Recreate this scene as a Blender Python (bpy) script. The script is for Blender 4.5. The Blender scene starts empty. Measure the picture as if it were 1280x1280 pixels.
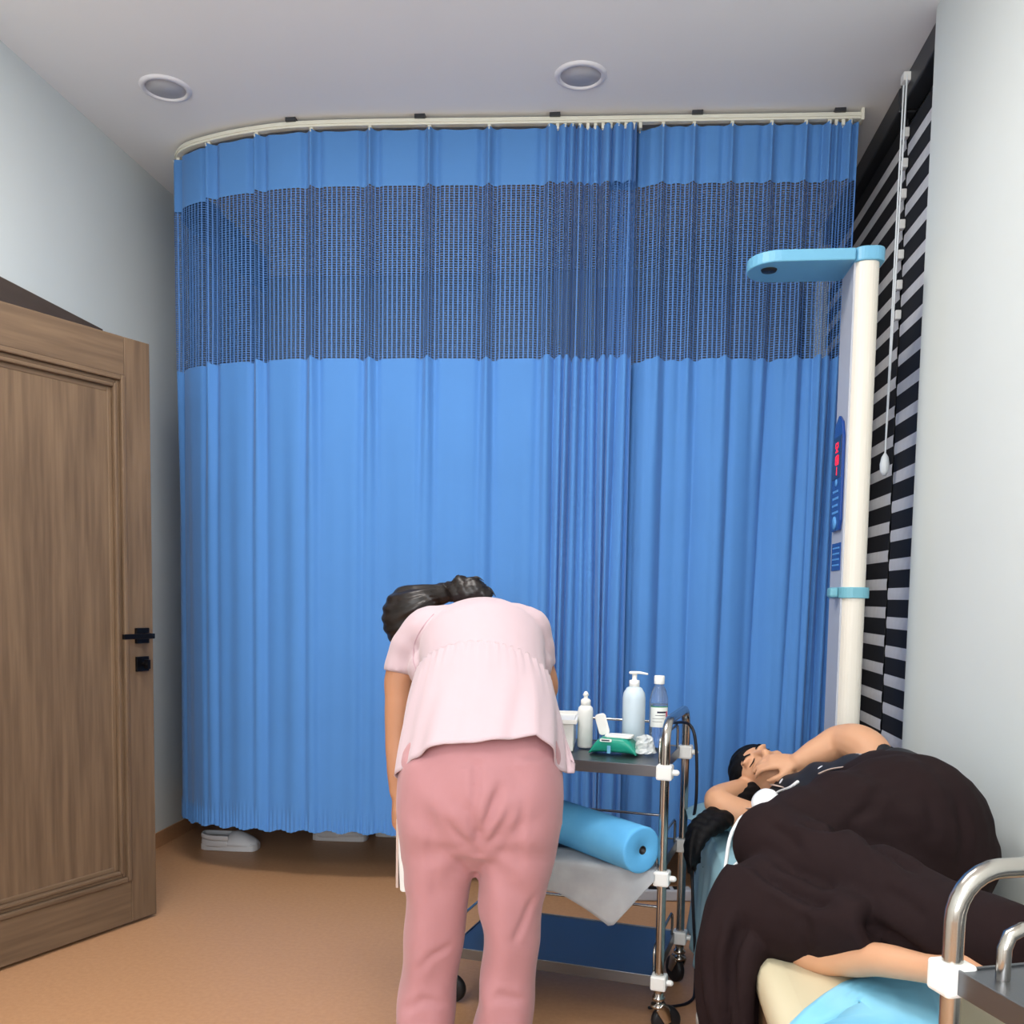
import bpy, bmesh, math, random
import numpy as np
from mathutils import Vector, Matrix
from mathutils.bvhtree import BVHTree

S = bpy.context.scene
COL = S.collection
R = math.radians

# ------------------------------------------------------------------ camera, world, lights
FPX, PCX, PCY, HCAM = 1180.0, 640.0, 833.0, 1.18
PITCH, YAW, ROLL = R(4.3), R(6.5), R(0.9)
cd = bpy.data.cameras.new('camera')
cam = bpy.data.objects.new('camera', cd)
COL.objects.link(cam)
cam.location = (0, 0, HCAM)
CROT = Matrix.Rotation(YAW, 3, 'Z') @ Matrix.Rotation(math.pi / 2 - PITCH, 3, 'X') @ Matrix.Rotation(ROLL, 3, 'Z')
cam.rotation_euler = CROT.to_euler()
cd.sensor_width = 36
cd.lens = 36 * FPX / 1280
cd.shift_y = (PCY - 640) / 1280
cd.clip_start = 0.02
S.camera = cam

w = bpy.data.worlds.new('world'); S.world = w
w.use_nodes = True
bgn = w.node_tree.nodes['Background']
bgn.inputs[0].default_value = (0.75, 0.85, 1.0, 1)
bgn.inputs[1].default_value = 0.25

S.view_settings.view_transform = 'Standard'
S.view_settings.look = 'None'
S.view_settings.exposure = 0.26
S.view_settings.gamma = 1.0
S.view_settings.use_curve_mapping = False

CEIL, XL, XR, YB, YF = 2.99, -2.09, 0.914, 5.4, -2.0
# (x, y, size x, size y, power) of the ceiling panel lamps behind the photographer
PANELS = [(-0.72, 2.15, 1.2, 0.6, 32.0), (-0.30, -0.30, 1.2, 0.6, 24.0)]
for i, (x, y, sx, sy, pw) in enumerate(PANELS):
    ld = bpy.data.lights.new('panel_light', 'AREA')
    ld.shape = 'RECTANGLE'; ld.size = sx - .04; ld.size_y = sy - .04
    ld.energy = pw; ld.color = (1.0, 0.965, 0.93)
    lo = bpy.data.objects.new('panel_light', ld); COL.objects.link(lo)
    lo.location = (x, y, CEIL - 0.022)
# fill light, set in an unseen window added behind the photographer
FILL_WIN = (-1.5, 0.5, 0.95, 2.75)
ld = bpy.data.lights.new('fill_window_light', 'AREA'); ld.shape = 'RECTANGLE'
ld.size = FILL_WIN[1] - FILL_WIN[0]; ld.size_y = FILL_WIN[3] - FILL_WIN[2]; ld.energy = 68.0; ld.color = (0.98, 0.99, 1.0)
lo = bpy.data.objects.new('fill_window_light', ld); COL.objects.link(lo)
lo.location = ((FILL_WIN[0] + FILL_WIN[1]) / 2, YF + .03, (FILL_WIN[2] + FILL_WIN[3]) / 2); lo.rotation_euler = (math.pi / 2, 0, 0)

# ------------------------------------------------------------------ pixel -> place
CM = CROT
CP = Vector((0, 0, HCAM))
def ray(px, py):
    return CM @ Vector(((px - PCX) / FPX, -(py - PCY) / FPX, -1.0))
def on(px, py, ax, v):
    d = ray(px, py)
    return CP + d * ((v - CP[ax]) / d[ax])
def PX(px, py, v): return on(px, py, 0, v)
def PY(px, py, v): return on(px, py, 1, v)
def PZ(px, py, v): return on(px, py, 2, v)

# ------------------------------------------------------------------ materials
def lin(c):
    return tuple((x / 255 / 12.92) if x / 255 <= 0.04045 else ((x / 255 + 0.055) / 1.055) ** 2.4 for x in c)
def mat(name, rgb, rough=0.6, metal=0.0, var=0.0, vscale=8.0, bump=0.0, bscale=80.0, alpha=1.0,
        trans=0.0, emit=0.0, sheen=0.0, stretch=(1, 1, 1), ior=1.45, sss=0.0, spec=None, rgb2=None):
    m = bpy.data.materials.new(name); m.use_nodes = True
    nt = m.node_tree; b = nt.nodes['Principled BSDF']
    c = lin(rgb)
    b.inputs['Base Color'].default_value = (*c, 1)
    b.inputs['Roughness'].default_value = rough
    b.inputs['Metallic'].default_value = metal
    b.inputs['IOR'].default_value = ior
    b.inputs['Alpha'].default_value = alpha
    b.inputs['Transmission Weight'].default_value = trans
    if spec is not None: b.inputs['Specular IOR Level'].default_value = spec
    if sheen: b.inputs['Sheen Weight'].default_value = sheen
    if sss:
        b.inputs['Subsurface Weight'].default_value = sss
        b.inputs['Subsurface Radius'].default_value = (0.012, 0.005, 0.003)
    if emit:
        b.inputs['Emission Color'].default_value = (*c, 1)
        b.inputs['Emission Strength'].default_value = emit
    if var or bump or rgb2:
        tc = nt.nodes.new('ShaderNodeTexCoord')
        mp = nt.nodes.new('ShaderNodeMapping'); mp.inputs['Scale'].default_value = stretch
        nt.links.new(tc.outputs['Object'], mp.inputs['Vector'])
    if var or rgb2:
        n = nt.nodes.new('ShaderNodeTexNoise'); n.inputs['Scale'].default_value = vscale
        n.inputs['Detail'].default_value = 5
        nt.links.new(mp.outputs[0], n.inputs['Vector'])
        r = nt.nodes.new('ShaderNodeValToRGB')
        lo = lin(rgb2) if rgb2 else tuple(x * (1 - var) for x in c)
        hi = c if rgb2 else tuple(min(1, x * (1 + var)) for x in c)
        r.color_ramp.elements[0].color = (*lo, 1); r.color_ramp.elements[0].position = 0.3
        r.color_ramp.elements[1].color = (*hi, 1); r.color_ramp.elements[1].position = 0.7
        nt.links.new(n.outputs['Fac'], r.inputs[0])
        nt.links.new(r.outputs[0], b.inputs['Base Color'])
    if bump:
        n2 = nt.nodes.new('ShaderNodeTexNoise'); n2.inputs['Scale'].default_value = bscale
        n2.inputs['Detail'].default_value = 3
        nt.links.new(mp.outputs[0], n2.inputs['Vector'])
        bp = nt.nodes.new('ShaderNodeBump'); bp.inputs['Strength'].default_value = bump
        bp.inputs['Distance'].default_value = 0.004
        nt.links.new(n2.outputs['Fac'], bp.inputs['Height'])
        nt.links.new(bp.outputs[0], b.inputs['Normal'])
    return m

M = {}
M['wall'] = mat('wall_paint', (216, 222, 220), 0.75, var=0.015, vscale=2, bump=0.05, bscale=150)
M['wall_shade'] = mat('shaded_wall_paint', (140, 148, 160), 0.8)  # wall colour darkened to stand in for the shade behind the curtain
M['ceil'] = mat('ceiling_paint', (246, 246, 244), 0.85, var=0.01, vscale=2)
M['floor'] = mat('floor_vinyl', (190, 144, 106), 0.42, rgb2=(181, 135, 98), vscale=70, bump=0.12, bscale=160, spec=0.35)
M['wood'] = mat('door_wood', (118, 96, 74), 0.6, rgb2=(92, 73, 55), vscale=5, stretch=(9, 9, 0.55), bump=0.03, bscale=30)
M['wood_h'] = mat('door_wood_rail', (118, 96, 74), 0.6, rgb2=(94, 75, 57), vscale=5, stretch=(0.55, 9, 9), bump=0.03, bscale=30)
M['frame_wood'] = mat('frame_wood', (90, 76, 66), 0.55, rgb2=(78, 66, 56), vscale=5, stretch=(3, 0.5, 3))
M['black_metal'] = mat('black_metal', (18, 17, 20), 0.35, 0.6)
M['curtain'] = mat('curtain_blue', (75, 131, 197), 0.8, var=0.03, vscale=3, sheen=0.15, bump=0.05, bscale=400)
M['header'] = mat('curtain_header_blue', (78, 131, 192), 0.8, var=0.03, vscale=3, sheen=0.1, bump=0.1, bscale=18)
M['rail'] = mat('rail_cream', (226, 224, 208), 0.45)
M['white_pl'] = mat('white_plastic', (236, 236, 232), 0.35)
M['steel'] = mat('stainless_steel', (188, 184, 178), 0.2, 1.0, var=0.03, vscale=20)
M['tray'] = mat('tray_steel', (118, 121, 126), 0.36, 1.0, bump=0.02, bscale=60)
M['rubber'] = mat('black_rubber', (22, 22, 26), 0.5)
M['cable_b'] = mat('black_cable', (14, 14, 24), 0.45)
M['cable_w'] = mat('white_cable', (232, 238, 240), 0.4)
M['skin'] = mat('skin_tone', (182, 130, 98), 0.55, var=0.05, vscale=9, sss=0.12)
M['skin2'] = mat('skin_tone_pale', (202, 152, 118), 0.55, var=0.04, vscale=9, sss=0.12)
M['hair'] = mat('dark_hair', (34, 27, 25), 0.38, rgb2=(16, 12, 12), vscale=30, stretch=(1, 1, 6), bump=0.15, bscale=60)
M['hair2'] = mat('black_hair', (10, 9, 13), 0.62, spec=0.2, rgb2=(6, 6, 8), vscale=30, bump=0.12, bscale=60)
M['pink_top'] = mat('pale_pink_cotton', (186, 163, 169), 0.8, var=0.012, vscale=6, sheen=0.2, bump=0.05, bscale=300)
M['pink_tr'] = mat('rose_pink_cotton', (176, 124, 128), 0.8, var=0.02, vscale=6, sheen=0.2, bump=0.05, bscale=300)
M['seam'] = mat('pink_stitching', (176, 146, 154), 0.9)
M['brown'] = mat('dark_brown_knit', (33, 22, 23), 0.9, var=0.06, vscale=5, sheen=0.0, bump=0.08, bscale=250, spec=0.15)
M['blouse'] = mat('black_dotted_blouse', (16, 17, 24), 0.7)
M['sheet'] = mat('pale_teal_sheet', (150, 190, 204), 0.75, rgb2=(128, 170, 184), vscale=9, bump=0.3, bscale=14)
M['pad'] = mat('sky_blue_pad', (118, 200, 238), 0.5, rgb2=(150, 216, 244), vscale=5, bump=0.35, bscale=9)
M['vinyl'] = mat('cream_vinyl', (208, 197, 166), 0.45, var=0.015, vscale=4)
M['bedwood'] = mat('bed_wood', (112, 82, 58), 0.55, rgb2=(92, 66, 46), vscale=6, stretch=(8, 1, 8))
M['roll'] = mat('blue_nonwoven', (104, 188, 240), 0.7, rgb2=(90, 174, 230), vscale=12, bump=0.12, bscale=120)
M['green'] = mat('green_pouch', (22, 152, 128), 0.35, rgb2=(14, 128, 108), vscale=9, bump=0.3, bscale=25)
M['teal'] = mat('light_teal_plastic', (108, 172, 204), 0.35)
M['teal_band'] = mat('teal_band', (110, 170, 186), 0.4)
M['stad'] = mat('ivory_plastic', (222, 216, 204), 0.35)
M['stad_grey'] = mat('grey_plastic', (178, 182, 192), 0.45)
M['disp'] = mat('dark_blue_display', (20, 62, 136), 0.25)
M['disp_dark'] = mat('display_window', (14, 18, 46), 0.15)
M['disp_light'] = mat('light_blue_print', (96, 160, 220), 0.4)
M['led'] = mat('red_led', (225, 22, 52), 0.4, emit=0.8)
M['slat_b'] = mat('black_blind_fabric', (26, 27, 32), 0.75)
M['slat_w'] = mat('silver_blind_fabric', (222, 223, 226), 0.5, var=0.04, vscale=30)
M['rail_dark'] = mat('dark_headrail', (50, 52, 56), 0.4)
M['label'] = mat('paper_label', (240, 242, 236), 0.6)
M['ink'] = mat('dark_print', (40, 40, 60), 0.6)
M['ink_g'] = mat('green_print', (40, 140, 90), 0.6)
M['ink_r'] = mat('pink_print', (210, 70, 110), 0.6)
M['clear'] = mat('clear_plastic', (226, 238, 250), 0.08, trans=0.92, ior=1.25)
M['clearbag'] = mat('crinkled_clear_film', (238, 242, 240), 0.25, alpha=0.55, bump=0.8, bscale=40)
M['bluegel'] = mat('frosted_blue_bottle', (196, 212, 222), 0.4)
M['tissue'] = mat('translucent_nonwoven', (190, 194, 198), 0.8, alpha=0.62, var=0.12, vscale=14)
M['probe'] = mat('white_probe', (234, 236, 238), 0.3)
M['strap'] = mat('beige_strap', (206, 184, 172), 0.8)
M['emit'] = mat('lamp_diffuser', (255, 248, 240), 0.4, emit=1.5)
M['fill_pane'] = mat('fill_window_glow', (224, 238, 255), 0.2, emit=1.2)  # glow for the pane of the added fill window
M['lens'] = mat('downlight_lens', (196, 198, 202), 0.5)
M['lamp_rim'] = mat('downlight_rim', (232, 232, 236), 0.4)
M['grey_cab'] = mat('grey_cabinet', (96, 104, 118), 0.6)
M['clog'] = mat('white_clog', (226, 226, 228), 0.5)
M['clog_dark'] = mat('clog_lining', (40, 40, 46), 0.7)
M['glass'] = mat('night_glass', (12, 14, 20), 0.05, spec=0.6)

def mesh_net(name, rgb):
    m = bpy.data.materials.new(name); m.use_nodes = True
    nt = m.node_tree; b = nt.nodes['Principled BSDF']
    b.inputs['Base Color'].default_value = (*lin(rgb), 1); b.inputs['Roughness'].default_value = 0.8
    uv = nt.nodes.new('ShaderNodeUVMap')
    sp = nt.nodes.new('ShaderNodeSeparateXYZ'); nt.links.new(uv.outputs[0], sp.inputs[0])
    def line(out, period, width):
        a = nt.nodes.new('ShaderNodeMath'); a.operation = 'DIVIDE'; a.inputs[1].default_value = period
        nt.links.new(out, a.inputs[0])
        f = nt.nodes.new('ShaderNodeMath'); f.operation = 'FRACT'; nt.links.new(a.outputs[0], f.inputs[0])
        c = nt.nodes.new('ShaderNodeMath'); c.operation = 'LESS_THAN'; c.inputs[1].default_value = width
        nt.links.new(f.outputs[0], c.inputs[0])
        return c.outputs[0]
    v = line(sp.outputs[0], 0.0185, 0.27)
    h = line(sp.outputs[1], 0.0090, 0.26)
    mx = nt.nodes.new('ShaderNodeMath'); mx.operation = 'MAXIMUM'
    nt.links.new(v, mx.inputs[0]); nt.links.new(h, mx.inputs[1])
    nt.links.new(mx.outputs[0], b.inputs['Alpha'])
    return m
M['net'] = mesh_net('blue_net', (76, 122, 186))

def dotted(name):
    m = M['blouse']; nt = m.node_tree; b = nt.nodes['Principled BSDF']
    tc = nt.nodes.new('ShaderNodeTexCoord')
    vo = nt.nodes.new('ShaderNodeTexVoronoi'); vo.inputs['Scale'].default_value = 17
    nt.links.new(tc.outputs['Object'], vo.inputs['Vector'])
    lt = nt.nodes.new('ShaderNodeMath'); lt.operation = 'LESS_THAN'; lt.inputs[1].default_value = 0.16
    nt.links.new(vo.outputs['Distance'], lt.inputs[0])
    mx = nt.nodes.new('ShaderNodeMix'); mx.data_type = 'RGBA'
    mx.inputs[6].default_value = (*lin((16, 17, 24)), 1); mx.inputs[7].default_value = (*lin((225, 226, 230)), 1)
    nt.links.new(lt.outputs[0], mx.inputs[0]); nt.links.new(mx.outputs[2], b.inputs['Base Color'])
dotted('x')

# ------------------------------------------------------------------ mesh building
class MB:
    def __init__(s): s.v = []; s.f = []; s.uv = None
    def add(s, vs, fs):
        o = len(s.v); s.v += [tuple(p) for p in vs]; s.f += [tuple(i + o for i in f) for f in fs]; return s
    def box(s, a, b):
        (x0, y0, z0), (x1, y1, z1) = a, b
        vs = [(x0,y0,z0),(x1,y0,z0),(x1,y1,z0),(x0,y1,z0),(x0,y0,z1),(x1,y0,z1),(x1,y1,z1),(x0,y1,z1)]
        return s.add(vs, [(3,2,1,0),(4,5,6,7),(0,1,5,4),(1,2,6,5),(2,3,7,6),(3,0,4,7)])
    def prism(s, poly, ax, a, b):
        """poly: 2d points in the plane of the two other axes (cyclic order), extruded along ax from a to b"""
        n = len(poly)
        def p3(p, t):
            if ax == 2: return (p[0], p[1], t)
            if ax == 1: return (p[0], t, p[1])
            return (t, p[0], p[1])
        vs = [p3(p, a) for p in poly] + [p3(p, b) for p in poly]
        fs = [tuple(range(n))[::-1], tuple(range(n, 2 * n))]
        fs += [(i, (i + 1) % n, n + (i + 1) % n, n + i) for i in range(n)]
        return s.add(vs, fs)
    def lathe(s, prof, c=(0, 0, 0), n=24, axis=None, cap=True):
        """prof: (radius, height) list"""
        c = Vector(c)
        if axis is None: X, Y, Z = Vector((1,0,0)), Vector((0,1,0)), Vector((0,0,1))
        else:
            Z = Vector(axis).normalized(); t = Vector((0,0,1)) if abs(Z.z) < .9 else Vector((1,0,0))
            X = t.cross(Z).normalized(); Y = Z.cross(X)
        vs = []; fs = []
        for r, h in prof:
            for i in range(n):
                a = 2 * math.pi * i / n
                vs.append(c + X * (r * math.cos(a)) + Y * (r * math.sin(a)) + Z * h)
        for k in range(len(prof) - 1):
            for i in range(n):
                j = (i + 1) % n
                fs.append((k*n+i, k*n+j, (k+1)*n+j, (k+1)*n+i))
        if cap:
            fs.append(tuple(range(n))[::-1]); fs.append(tuple(range((len(prof)-1)*n, len(prof)*n)))
        return s.add(vs, fs)
    def tube(s, pts, rad, n=12, up=None, sub=6, cap='round', smooth=True):
        """swept tube through pts; rad: number, list of numbers or of (side, up) pairs"""
        pts = [Vector(p) for p in pts]
        m = len(pts)
        if not isinstance(rad, (list, tuple)): rad = [rad] * m
        rad = [(r, r) if not isinstance(r, (list, tuple)) else r for r in rad]
        if smooth and m > 2 and sub > 1:
            P = []; Q = []
            for i in range(m - 1):
                p0, p1, p2, p3 = pts[max(i-1,0)], pts[i], pts[i+1], pts[min(i+2,m-1)]
                for k in range(sub):
                    t = k / sub
                    P.append(0.5 * ((2*p1) + (p2-p0)*t + (2*p0-5*p1+4*p2-p3)*t*t + (3*p1-p0-3*p2+p3)*t**3))
                    e = t*t*(3-2*t)
                    Q.append(tuple(rad[i][q]*(1-e) + rad[i+1][q]*e for q in (0,1)))
            P.append(pts[-1]); Q.append(rad[-1])
            pts, rad = P, Q
        m = len(pts)
        T = []
        for i in range(m):
            d = pts[min(i+1,m-1)] - pts[max(i-1,0)]
            T.append(d.normalized() if d.length > 1e-9 else Vector((0,0,1)))
        if up is None:
            u = Vector((0,0,1)) if abs(T[0].z) < .9 else Vector((1,0,0))
            fixed = False
        else: u = Vector(up); fixed = True
        rings = []
        for i in range(m):
            if fixed: uu = Vector(up)
            else: uu = u
            uu = uu - T[i] * uu.dot(T[i])
            if uu.length < 1e-6: uu = T[i].orthogonal()
            uu.normalize(); u = uu
            sd = T[i].cross(uu)
            rings.append((pts[i], sd, uu, rad[i], T[i]))
        full = []
        if cap == 'round':
            c, sd, uu, r, t = rings[0]; q = min(r)
            for a in (80, 55, 28):
                full.append((c - t * q * math.sin(R(a)), sd, uu, (r[0]*math.cos(R(a)), r[1]*math.cos(R(a))), t))
        full += rings
        if cap == 'round':
            c, sd, uu, r, t = rings[-1]; q = min(r)
            for a in (28, 55, 80):
                full.append((c + t * q * math.sin(R(a)), sd, uu, (r[0]*math.cos(R(a)), r[1]*math.cos(R(a))), t))
        vs = []; fs = []
        for c, sd, uu, r, t in full:
            for i in range(n):
                a = 2 * math.pi * i / n
                vs.append(c + sd * (r[0]*math.cos(a)) + uu * (r[1]*math.sin(a)))
        for k in range(len(full) - 1):
            for i in range(n):
                j = (i + 1) % n
                fs.append((k*n+i, k*n+j, (k+1)*n+j, (k+1)*n+i))
        if cap:
            fs.append(tuple(range(n))[::-1]); fs.append(tuple(range((len(full)-1)*n, len(full)*n)))
        return s.add(vs, fs)
    def ell(s, c, r, fwd=(0,1,0), up=(0,0,1), n=20, k=12):
        """ellipsoid; r = (side, fwd, up)"""
        c = Vector(c); U = Vector(up).normalized(); F = Vector(fwd); F = (F - U * F.dot(U)).normalized(); X = F.cross(U)
        vs = []; fs = []
        for j in range(k + 1):
            ph = math.pi * (j + .02) / (k + .04) - math.pi / 2
            for i in range(n):
                a = 2 * math.pi * i / n
                vs.append(c + X*(r[0]*math.cos(ph)*math.cos(a)) + F*(r[1]*math.cos(ph)*math.sin(a)) + U*(r[2]*math.sin(ph)))
        for j in range(k):
            for i in range(n):
                q = (i + 1) % n
                fs.append((j*n+i, j*n+q, (j+1)*n+q, (j+1)*n+i))
        fs.append(tuple(range(n))[::-1]); fs.append(tuple(range(k*n, (k+1)*n)))
        return s.add(vs, fs)
    def grid(s, pts):
        """pts[row][col]"""
        r, c = len(pts), len(pts[0])
        vs = [p for row in pts for p in row]
        return s.add(vs, [(i*c+j, i*c+j+1, (i+1)*c+j+1, (i+1)*c+j) for i in range(r-1) for j in range(c-1)])
    def mesh(s, name):
        me = bpy.data.meshes.new(name)
        me.from_pydata([tuple(p) for p in s.v], [], s.f); me.update()
        return me

OFF = {}
def root(name, loc, label, cat, rz=0.0, group=None, local=False):
    o = bpy.data.objects.new(name, None); COL.objects.link(o)
    o.empty_display_size = 0.1
    o.location = loc; o.rotation_euler = (0, 0, rz)
    tag(o, label, cat, group)
    OFF[o.name] = Vector((0,0,0)) if local else Vector(loc)
    return o
def tag(o, label=None, cat=None, group=None, kind=None):
    if label: o['label'] = label
    if cat: o['category'] = cat
    if group: o['group'] = group
    if kind: o['kind'] = kind
    return o
def put(name, src, m, parent=None, smooth=True, bevel=0.0, label=None, sub=0, solid=0.0):
    me = src.mesh(name) if isinstance(src, MB) else src
    me.name = name
    off = Vector((0,0,0))
    if parent is not None:
        off = OFF[parent.name]
        if off.length > 0: me.transform(Matrix.Translation(-off))
    o = bpy.data.objects.new(name, me); COL.objects.link(o)
    if isinstance(m, str): m = M[m]
    me.materials.clear(); me.materials.append(m)
    if smooth:
        me.polygons.foreach_set('use_smooth', [True] * len(me.polygons))
        me.update()
    if solid:
        md = o.modifiers.new('thickness', 'SOLIDIFY'); md.thickness = solid; md.offset = 0
    if bevel:
        md = o.modifiers.new('bevel', 'BEVEL'); md.width = bevel; md.segments = 2; md.limit_method = 'ANGLE'
        md.angle_limit = R(40)
    if sub:
        md = o.modifiers.new('sub', 'SUBSURF'); md.levels = sub; md.render_levels = sub
    if parent is not None:
        o.parent = parent; OFF[o.name] = off
    if label: o['label'] = label
    return o
def center(src):
    """move a one-mesh thing's origin to its base"""
    a = np.array(src.v); lo = a.min(0); hi = a.max(0)
    c = Vector(((lo[0]+hi[0])/2, (lo[1]+hi[1])/2, lo[2]))
    src.v = [tuple(Vector(p) - c) for p in src.v]
    return c
def single(name, src, m, label, cat, group=None, **k):
    c = center(src)
    o = put(name, src, m, None, **k); o.location = c
    return tag(o, label, cat, group)
def remesh(src, voxel=0.008, it=6, fac=0.5, name='tmp'):
    me = src.mesh(name)
    o = bpy.data.objects.new(name, me); COL.objects.link(o)
    md = o.modifiers.new('r', 'REMESH'); md.mode = 'VOXEL'; md.voxel_size = voxel
    if it:
        ms = o.modifiers.new('s', 'SMOOTH'); ms.factor = fac; ms.iterations = it
    dg = bpy.context.evaluated_depsgraph_get(); dg.update()
    out = bpy.data.meshes.new_from_object(o.evaluated_get(dg))
    bpy.data.objects.remove(o); bpy.data.meshes.remove(me)
    return out
def displace(me, fn):
    """fn(points Nx3, normals Nx3) -> N distances along the normal"""
    n = len(me.vertices)
    p = np.zeros(n*3); me.vertices.foreach_get('co', p); p = p.reshape(-1,3)
    q = np.zeros(n*3); me.vertex_normals.foreach_get('vector', q); q = q.reshape(-1,3)
    p2 = p + q * fn(p, q)[:, None]
    me.vertices.foreach_set('co', p2.ravel()); me.update()
def grooves(me, lines, width=.010, off=None):
    """press soft creases into a cloth mesh along lines of points laid on its surface: (pixels, depth)"""
    tree = BVHTree.FromPolygons([v.co.copy() for v in me.vertices], [tuple(p.vertices) for p in me.polygons])
    n = len(me.vertices); p = np.zeros(n*3); me.vertices.foreach_get('co', p); p = p.reshape(-1,3)
    q = np.zeros(n*3); me.vertex_normals.foreach_get('vector', q); q = q.reshape(-1,3)
    tot = np.zeros(n)
    for px, dep in lines:
        pts = [cast(tree, a, b, 0) for a, b in px]
        best = np.full(n, 9.0); tt = np.zeros(n)
        for k in range(len(pts) - 1):
            a = np.array(pts[k]); d = np.array(pts[k+1]) - a; L = d @ d + 1e-9
            t = np.clip(((p - a) @ d) / L, 0, 1)
            e = np.linalg.norm(p - (a + t[:,None] * d), axis=1)
            m = e < best; best[m] = e[m]; tt[m] = (k + t[m]) / (len(pts) - 1)
        fade = np.clip(np.minimum(tt, 1 - tt) * 5 + .25, 0, 1)
        tot += fade * dep * (-np.exp(-(best / width) ** 2) + .35 * np.exp(-((best - 2.4 * width) / (1.2 * width)) ** 2))
    p += q * tot[:,None]
    me.vertices.foreach_set('co', p.ravel()); me.update()
def bvh(me):
    return BVHTree.FromPolygons([v.co.copy() for v in me.vertices], [tuple(p.vertices) for p in me.polygons])
def cast(tree, px, py, lift=0.002):
    d = ray(px, py).normalized()
    h = tree.ray_cast(CP, d)
    if h[0] is None:
        h = tree.find_nearest(CP + d * 2.2)
    n = h[1] if h[1].dot(d) < 0 else -h[1]
    return h[0] + n * lift
def struct(name, src, m, **k):
    o = put(name, src, m, None, **k); o['kind'] = 'structure'; return o

# ------------------------------------------------------------------ the room
struct('floor', MB().box((XL - 1.6, YF - .1, -.1), (XR + .5, YB + .1, 0)), 'floor', smooth=False)
struct('ceiling', MB().box((XL - 1.6, YF - .1, CEIL), (XR + .5, YB + .1, CEIL + .1)), 'ceil', smooth=False)
DY0, DY1, DZ = 2.38, 3.50, 2.085       # doorway in the left wall
m = MB().box((XL - .16, YF, 0), (XL, DY0, CEIL)).box((XL - .16, DY1, 0), (XL, YB, CEIL)).box((XL - .16, DY0, DZ), (XL, DY1, CEIL))
struct('wall_left', m, 'wall', smooth=False)
struct('wall_corridor', MB().box((XL - 1.5, YF, 0), (XL - 1.4, YB, CEIL)), 'wall', smooth=False)
WY0, WY1 = 3.15, 4.9                  # window recess in the right wall
m = MB().box((XR, YF, 0), (XR + .22, WY0, CEIL)).box((XR, WY1, 0), (XR + .22, YB, CEIL)).box((XR, WY0, 0), (XR + .22, WY1, .40))
struct('wall_right', m, 'wall', smooth=False)
struct('wall_back', MB().box((XL - 1.5, YB, 0), (XR + .3, YB + .1, CEIL)), 'wall_shade', smooth=False)
struct('wall_front', MB().box((XL - 1.5, YF - .1, 0), (XR + .3, YF, CEIL)), 'wall', smooth=False)
w2 = struct('fill_window', MB().box((FILL_WIN[0], YF - .001, FILL_WIN[2]), (FILL_WIN[1], YF + .012, FILL_WIN[3])), 'fill_pane', smooth=False)  # added unseen window, housing the fill light that brightens the ceiling
OFF[w2.name] = Vector((0, 0, 0))
fr = MB()
for x in (FILL_WIN[0] - .06, (FILL_WIN[0] + FILL_WIN[1]) / 2 - .03, FILL_WIN[1]): fr.box((x, YF, FILL_WIN[2] - .06), (x + .06, YF + .028, FILL_WIN[3] + .06))
fr.box((FILL_WIN[0], YF, FILL_WIN[2] - .06), (FILL_WIN[1], YF + .028, FILL_WIN[2])).box((FILL_WIN[0], YF, FILL_WIN[3]), (FILL_WIN[1], YF + .028, FILL_WIN[3] + .06))
put('window_frame', fr, 'white_pl', w2, smooth=False)
win = struct('window_1', MB().box((XR + .19, WY0, .40), (XR + .21, WY1, CEIL)), 'glass', smooth=False)
OFF[win.name] = Vector((0,0,0))
fr = MB()
for y in (WY0, (WY0 + WY1) / 2 - .03, WY1 - .06): fr.box((XR + .16, y, .40), (XR + .19, y + .06, CEIL))
fr.box((XR + .16, WY0, .40), (XR + .19, WY1, .46)).box((XR + .16, WY0, CEIL - .06), (XR + .19, WY1, CEIL))
put('window_frame', fr, 'rail_dark', win, smooth=False)
struct('baseboard_left', MB().box((XL, DY1 + .14, 0), (XL + .008, YB, .07)), 'floor', smooth=False)
struct('baseboard_right', MB().box((XR - .008, YF, 0), (XR, YB, .07)), 'floor', smooth=False)

# door casing on the left wall
cs = struct('trim_1', MB().box((XL - .16, DY0 - .02, DZ), (XL + .02, DY1 + .13, DZ + .125)), 'frame_wood', smooth=False, bevel=.004)
OFF[cs.name] = Vector((0,0,0))
put('casing_jamb', MB().box((XL - .16, DY1, 0), (XL + .02, DY1 + .13, DZ)), 'frame_wood', cs, smooth=False, bevel=.004)
put('casing_jamb', MB().box((XL - .16, DY0 - .13, 0), (XL + .02, DY0, DZ + .125)), 'frame_wood', cs, smooth=False, bevel=.004)

# door leaf, local x runs from the hinge (0) to the latch edge (DW)
DW, DH, DT = .9, 2.028, .042
ux, uy = .382, .924
lx, ly = -1.682, 3.192
door = bpy.data.objects.new('door_1', None); COL.objects.link(door)
door.location = (lx - ux * DW, ly - uy * DW, 0); door.rotation_euler = (0, 0, math.atan2(uy, ux))
door['kind'] = 'structure'; door['label'] = 'brown wooden door with a moulded panel standing ajar at the left wall'
OFF[door.name] = Vector((0,0,0))
ST = .105
def db(x0, x1, z0, z1, y0=-DT, y1=0): return MB().box((x0, y0, z0), (x1, y1, z1))
put('stile', db(DW - ST, DW, .012, DH), 'wood', door, smooth=False, bevel=.0025)
put('stile', db(0, ST, .012, DH), 'wood', door, smooth=False, bevel=.0025)
put('top_rail', db(ST + .001, DW - ST - .001, DH - .13, DH), 'wood_h', door, smooth=False, bevel=.0025)
put('bottom_rail', db(ST + .001, DW - ST - .001, .012, .16), 'wood_h', door, smooth=False, bevel=.0025)
put('panel', db(ST + .05, DW - ST - .05, .20, DH - .17, -DT + .012, -.012), 'wood', door, smooth=False)
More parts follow.
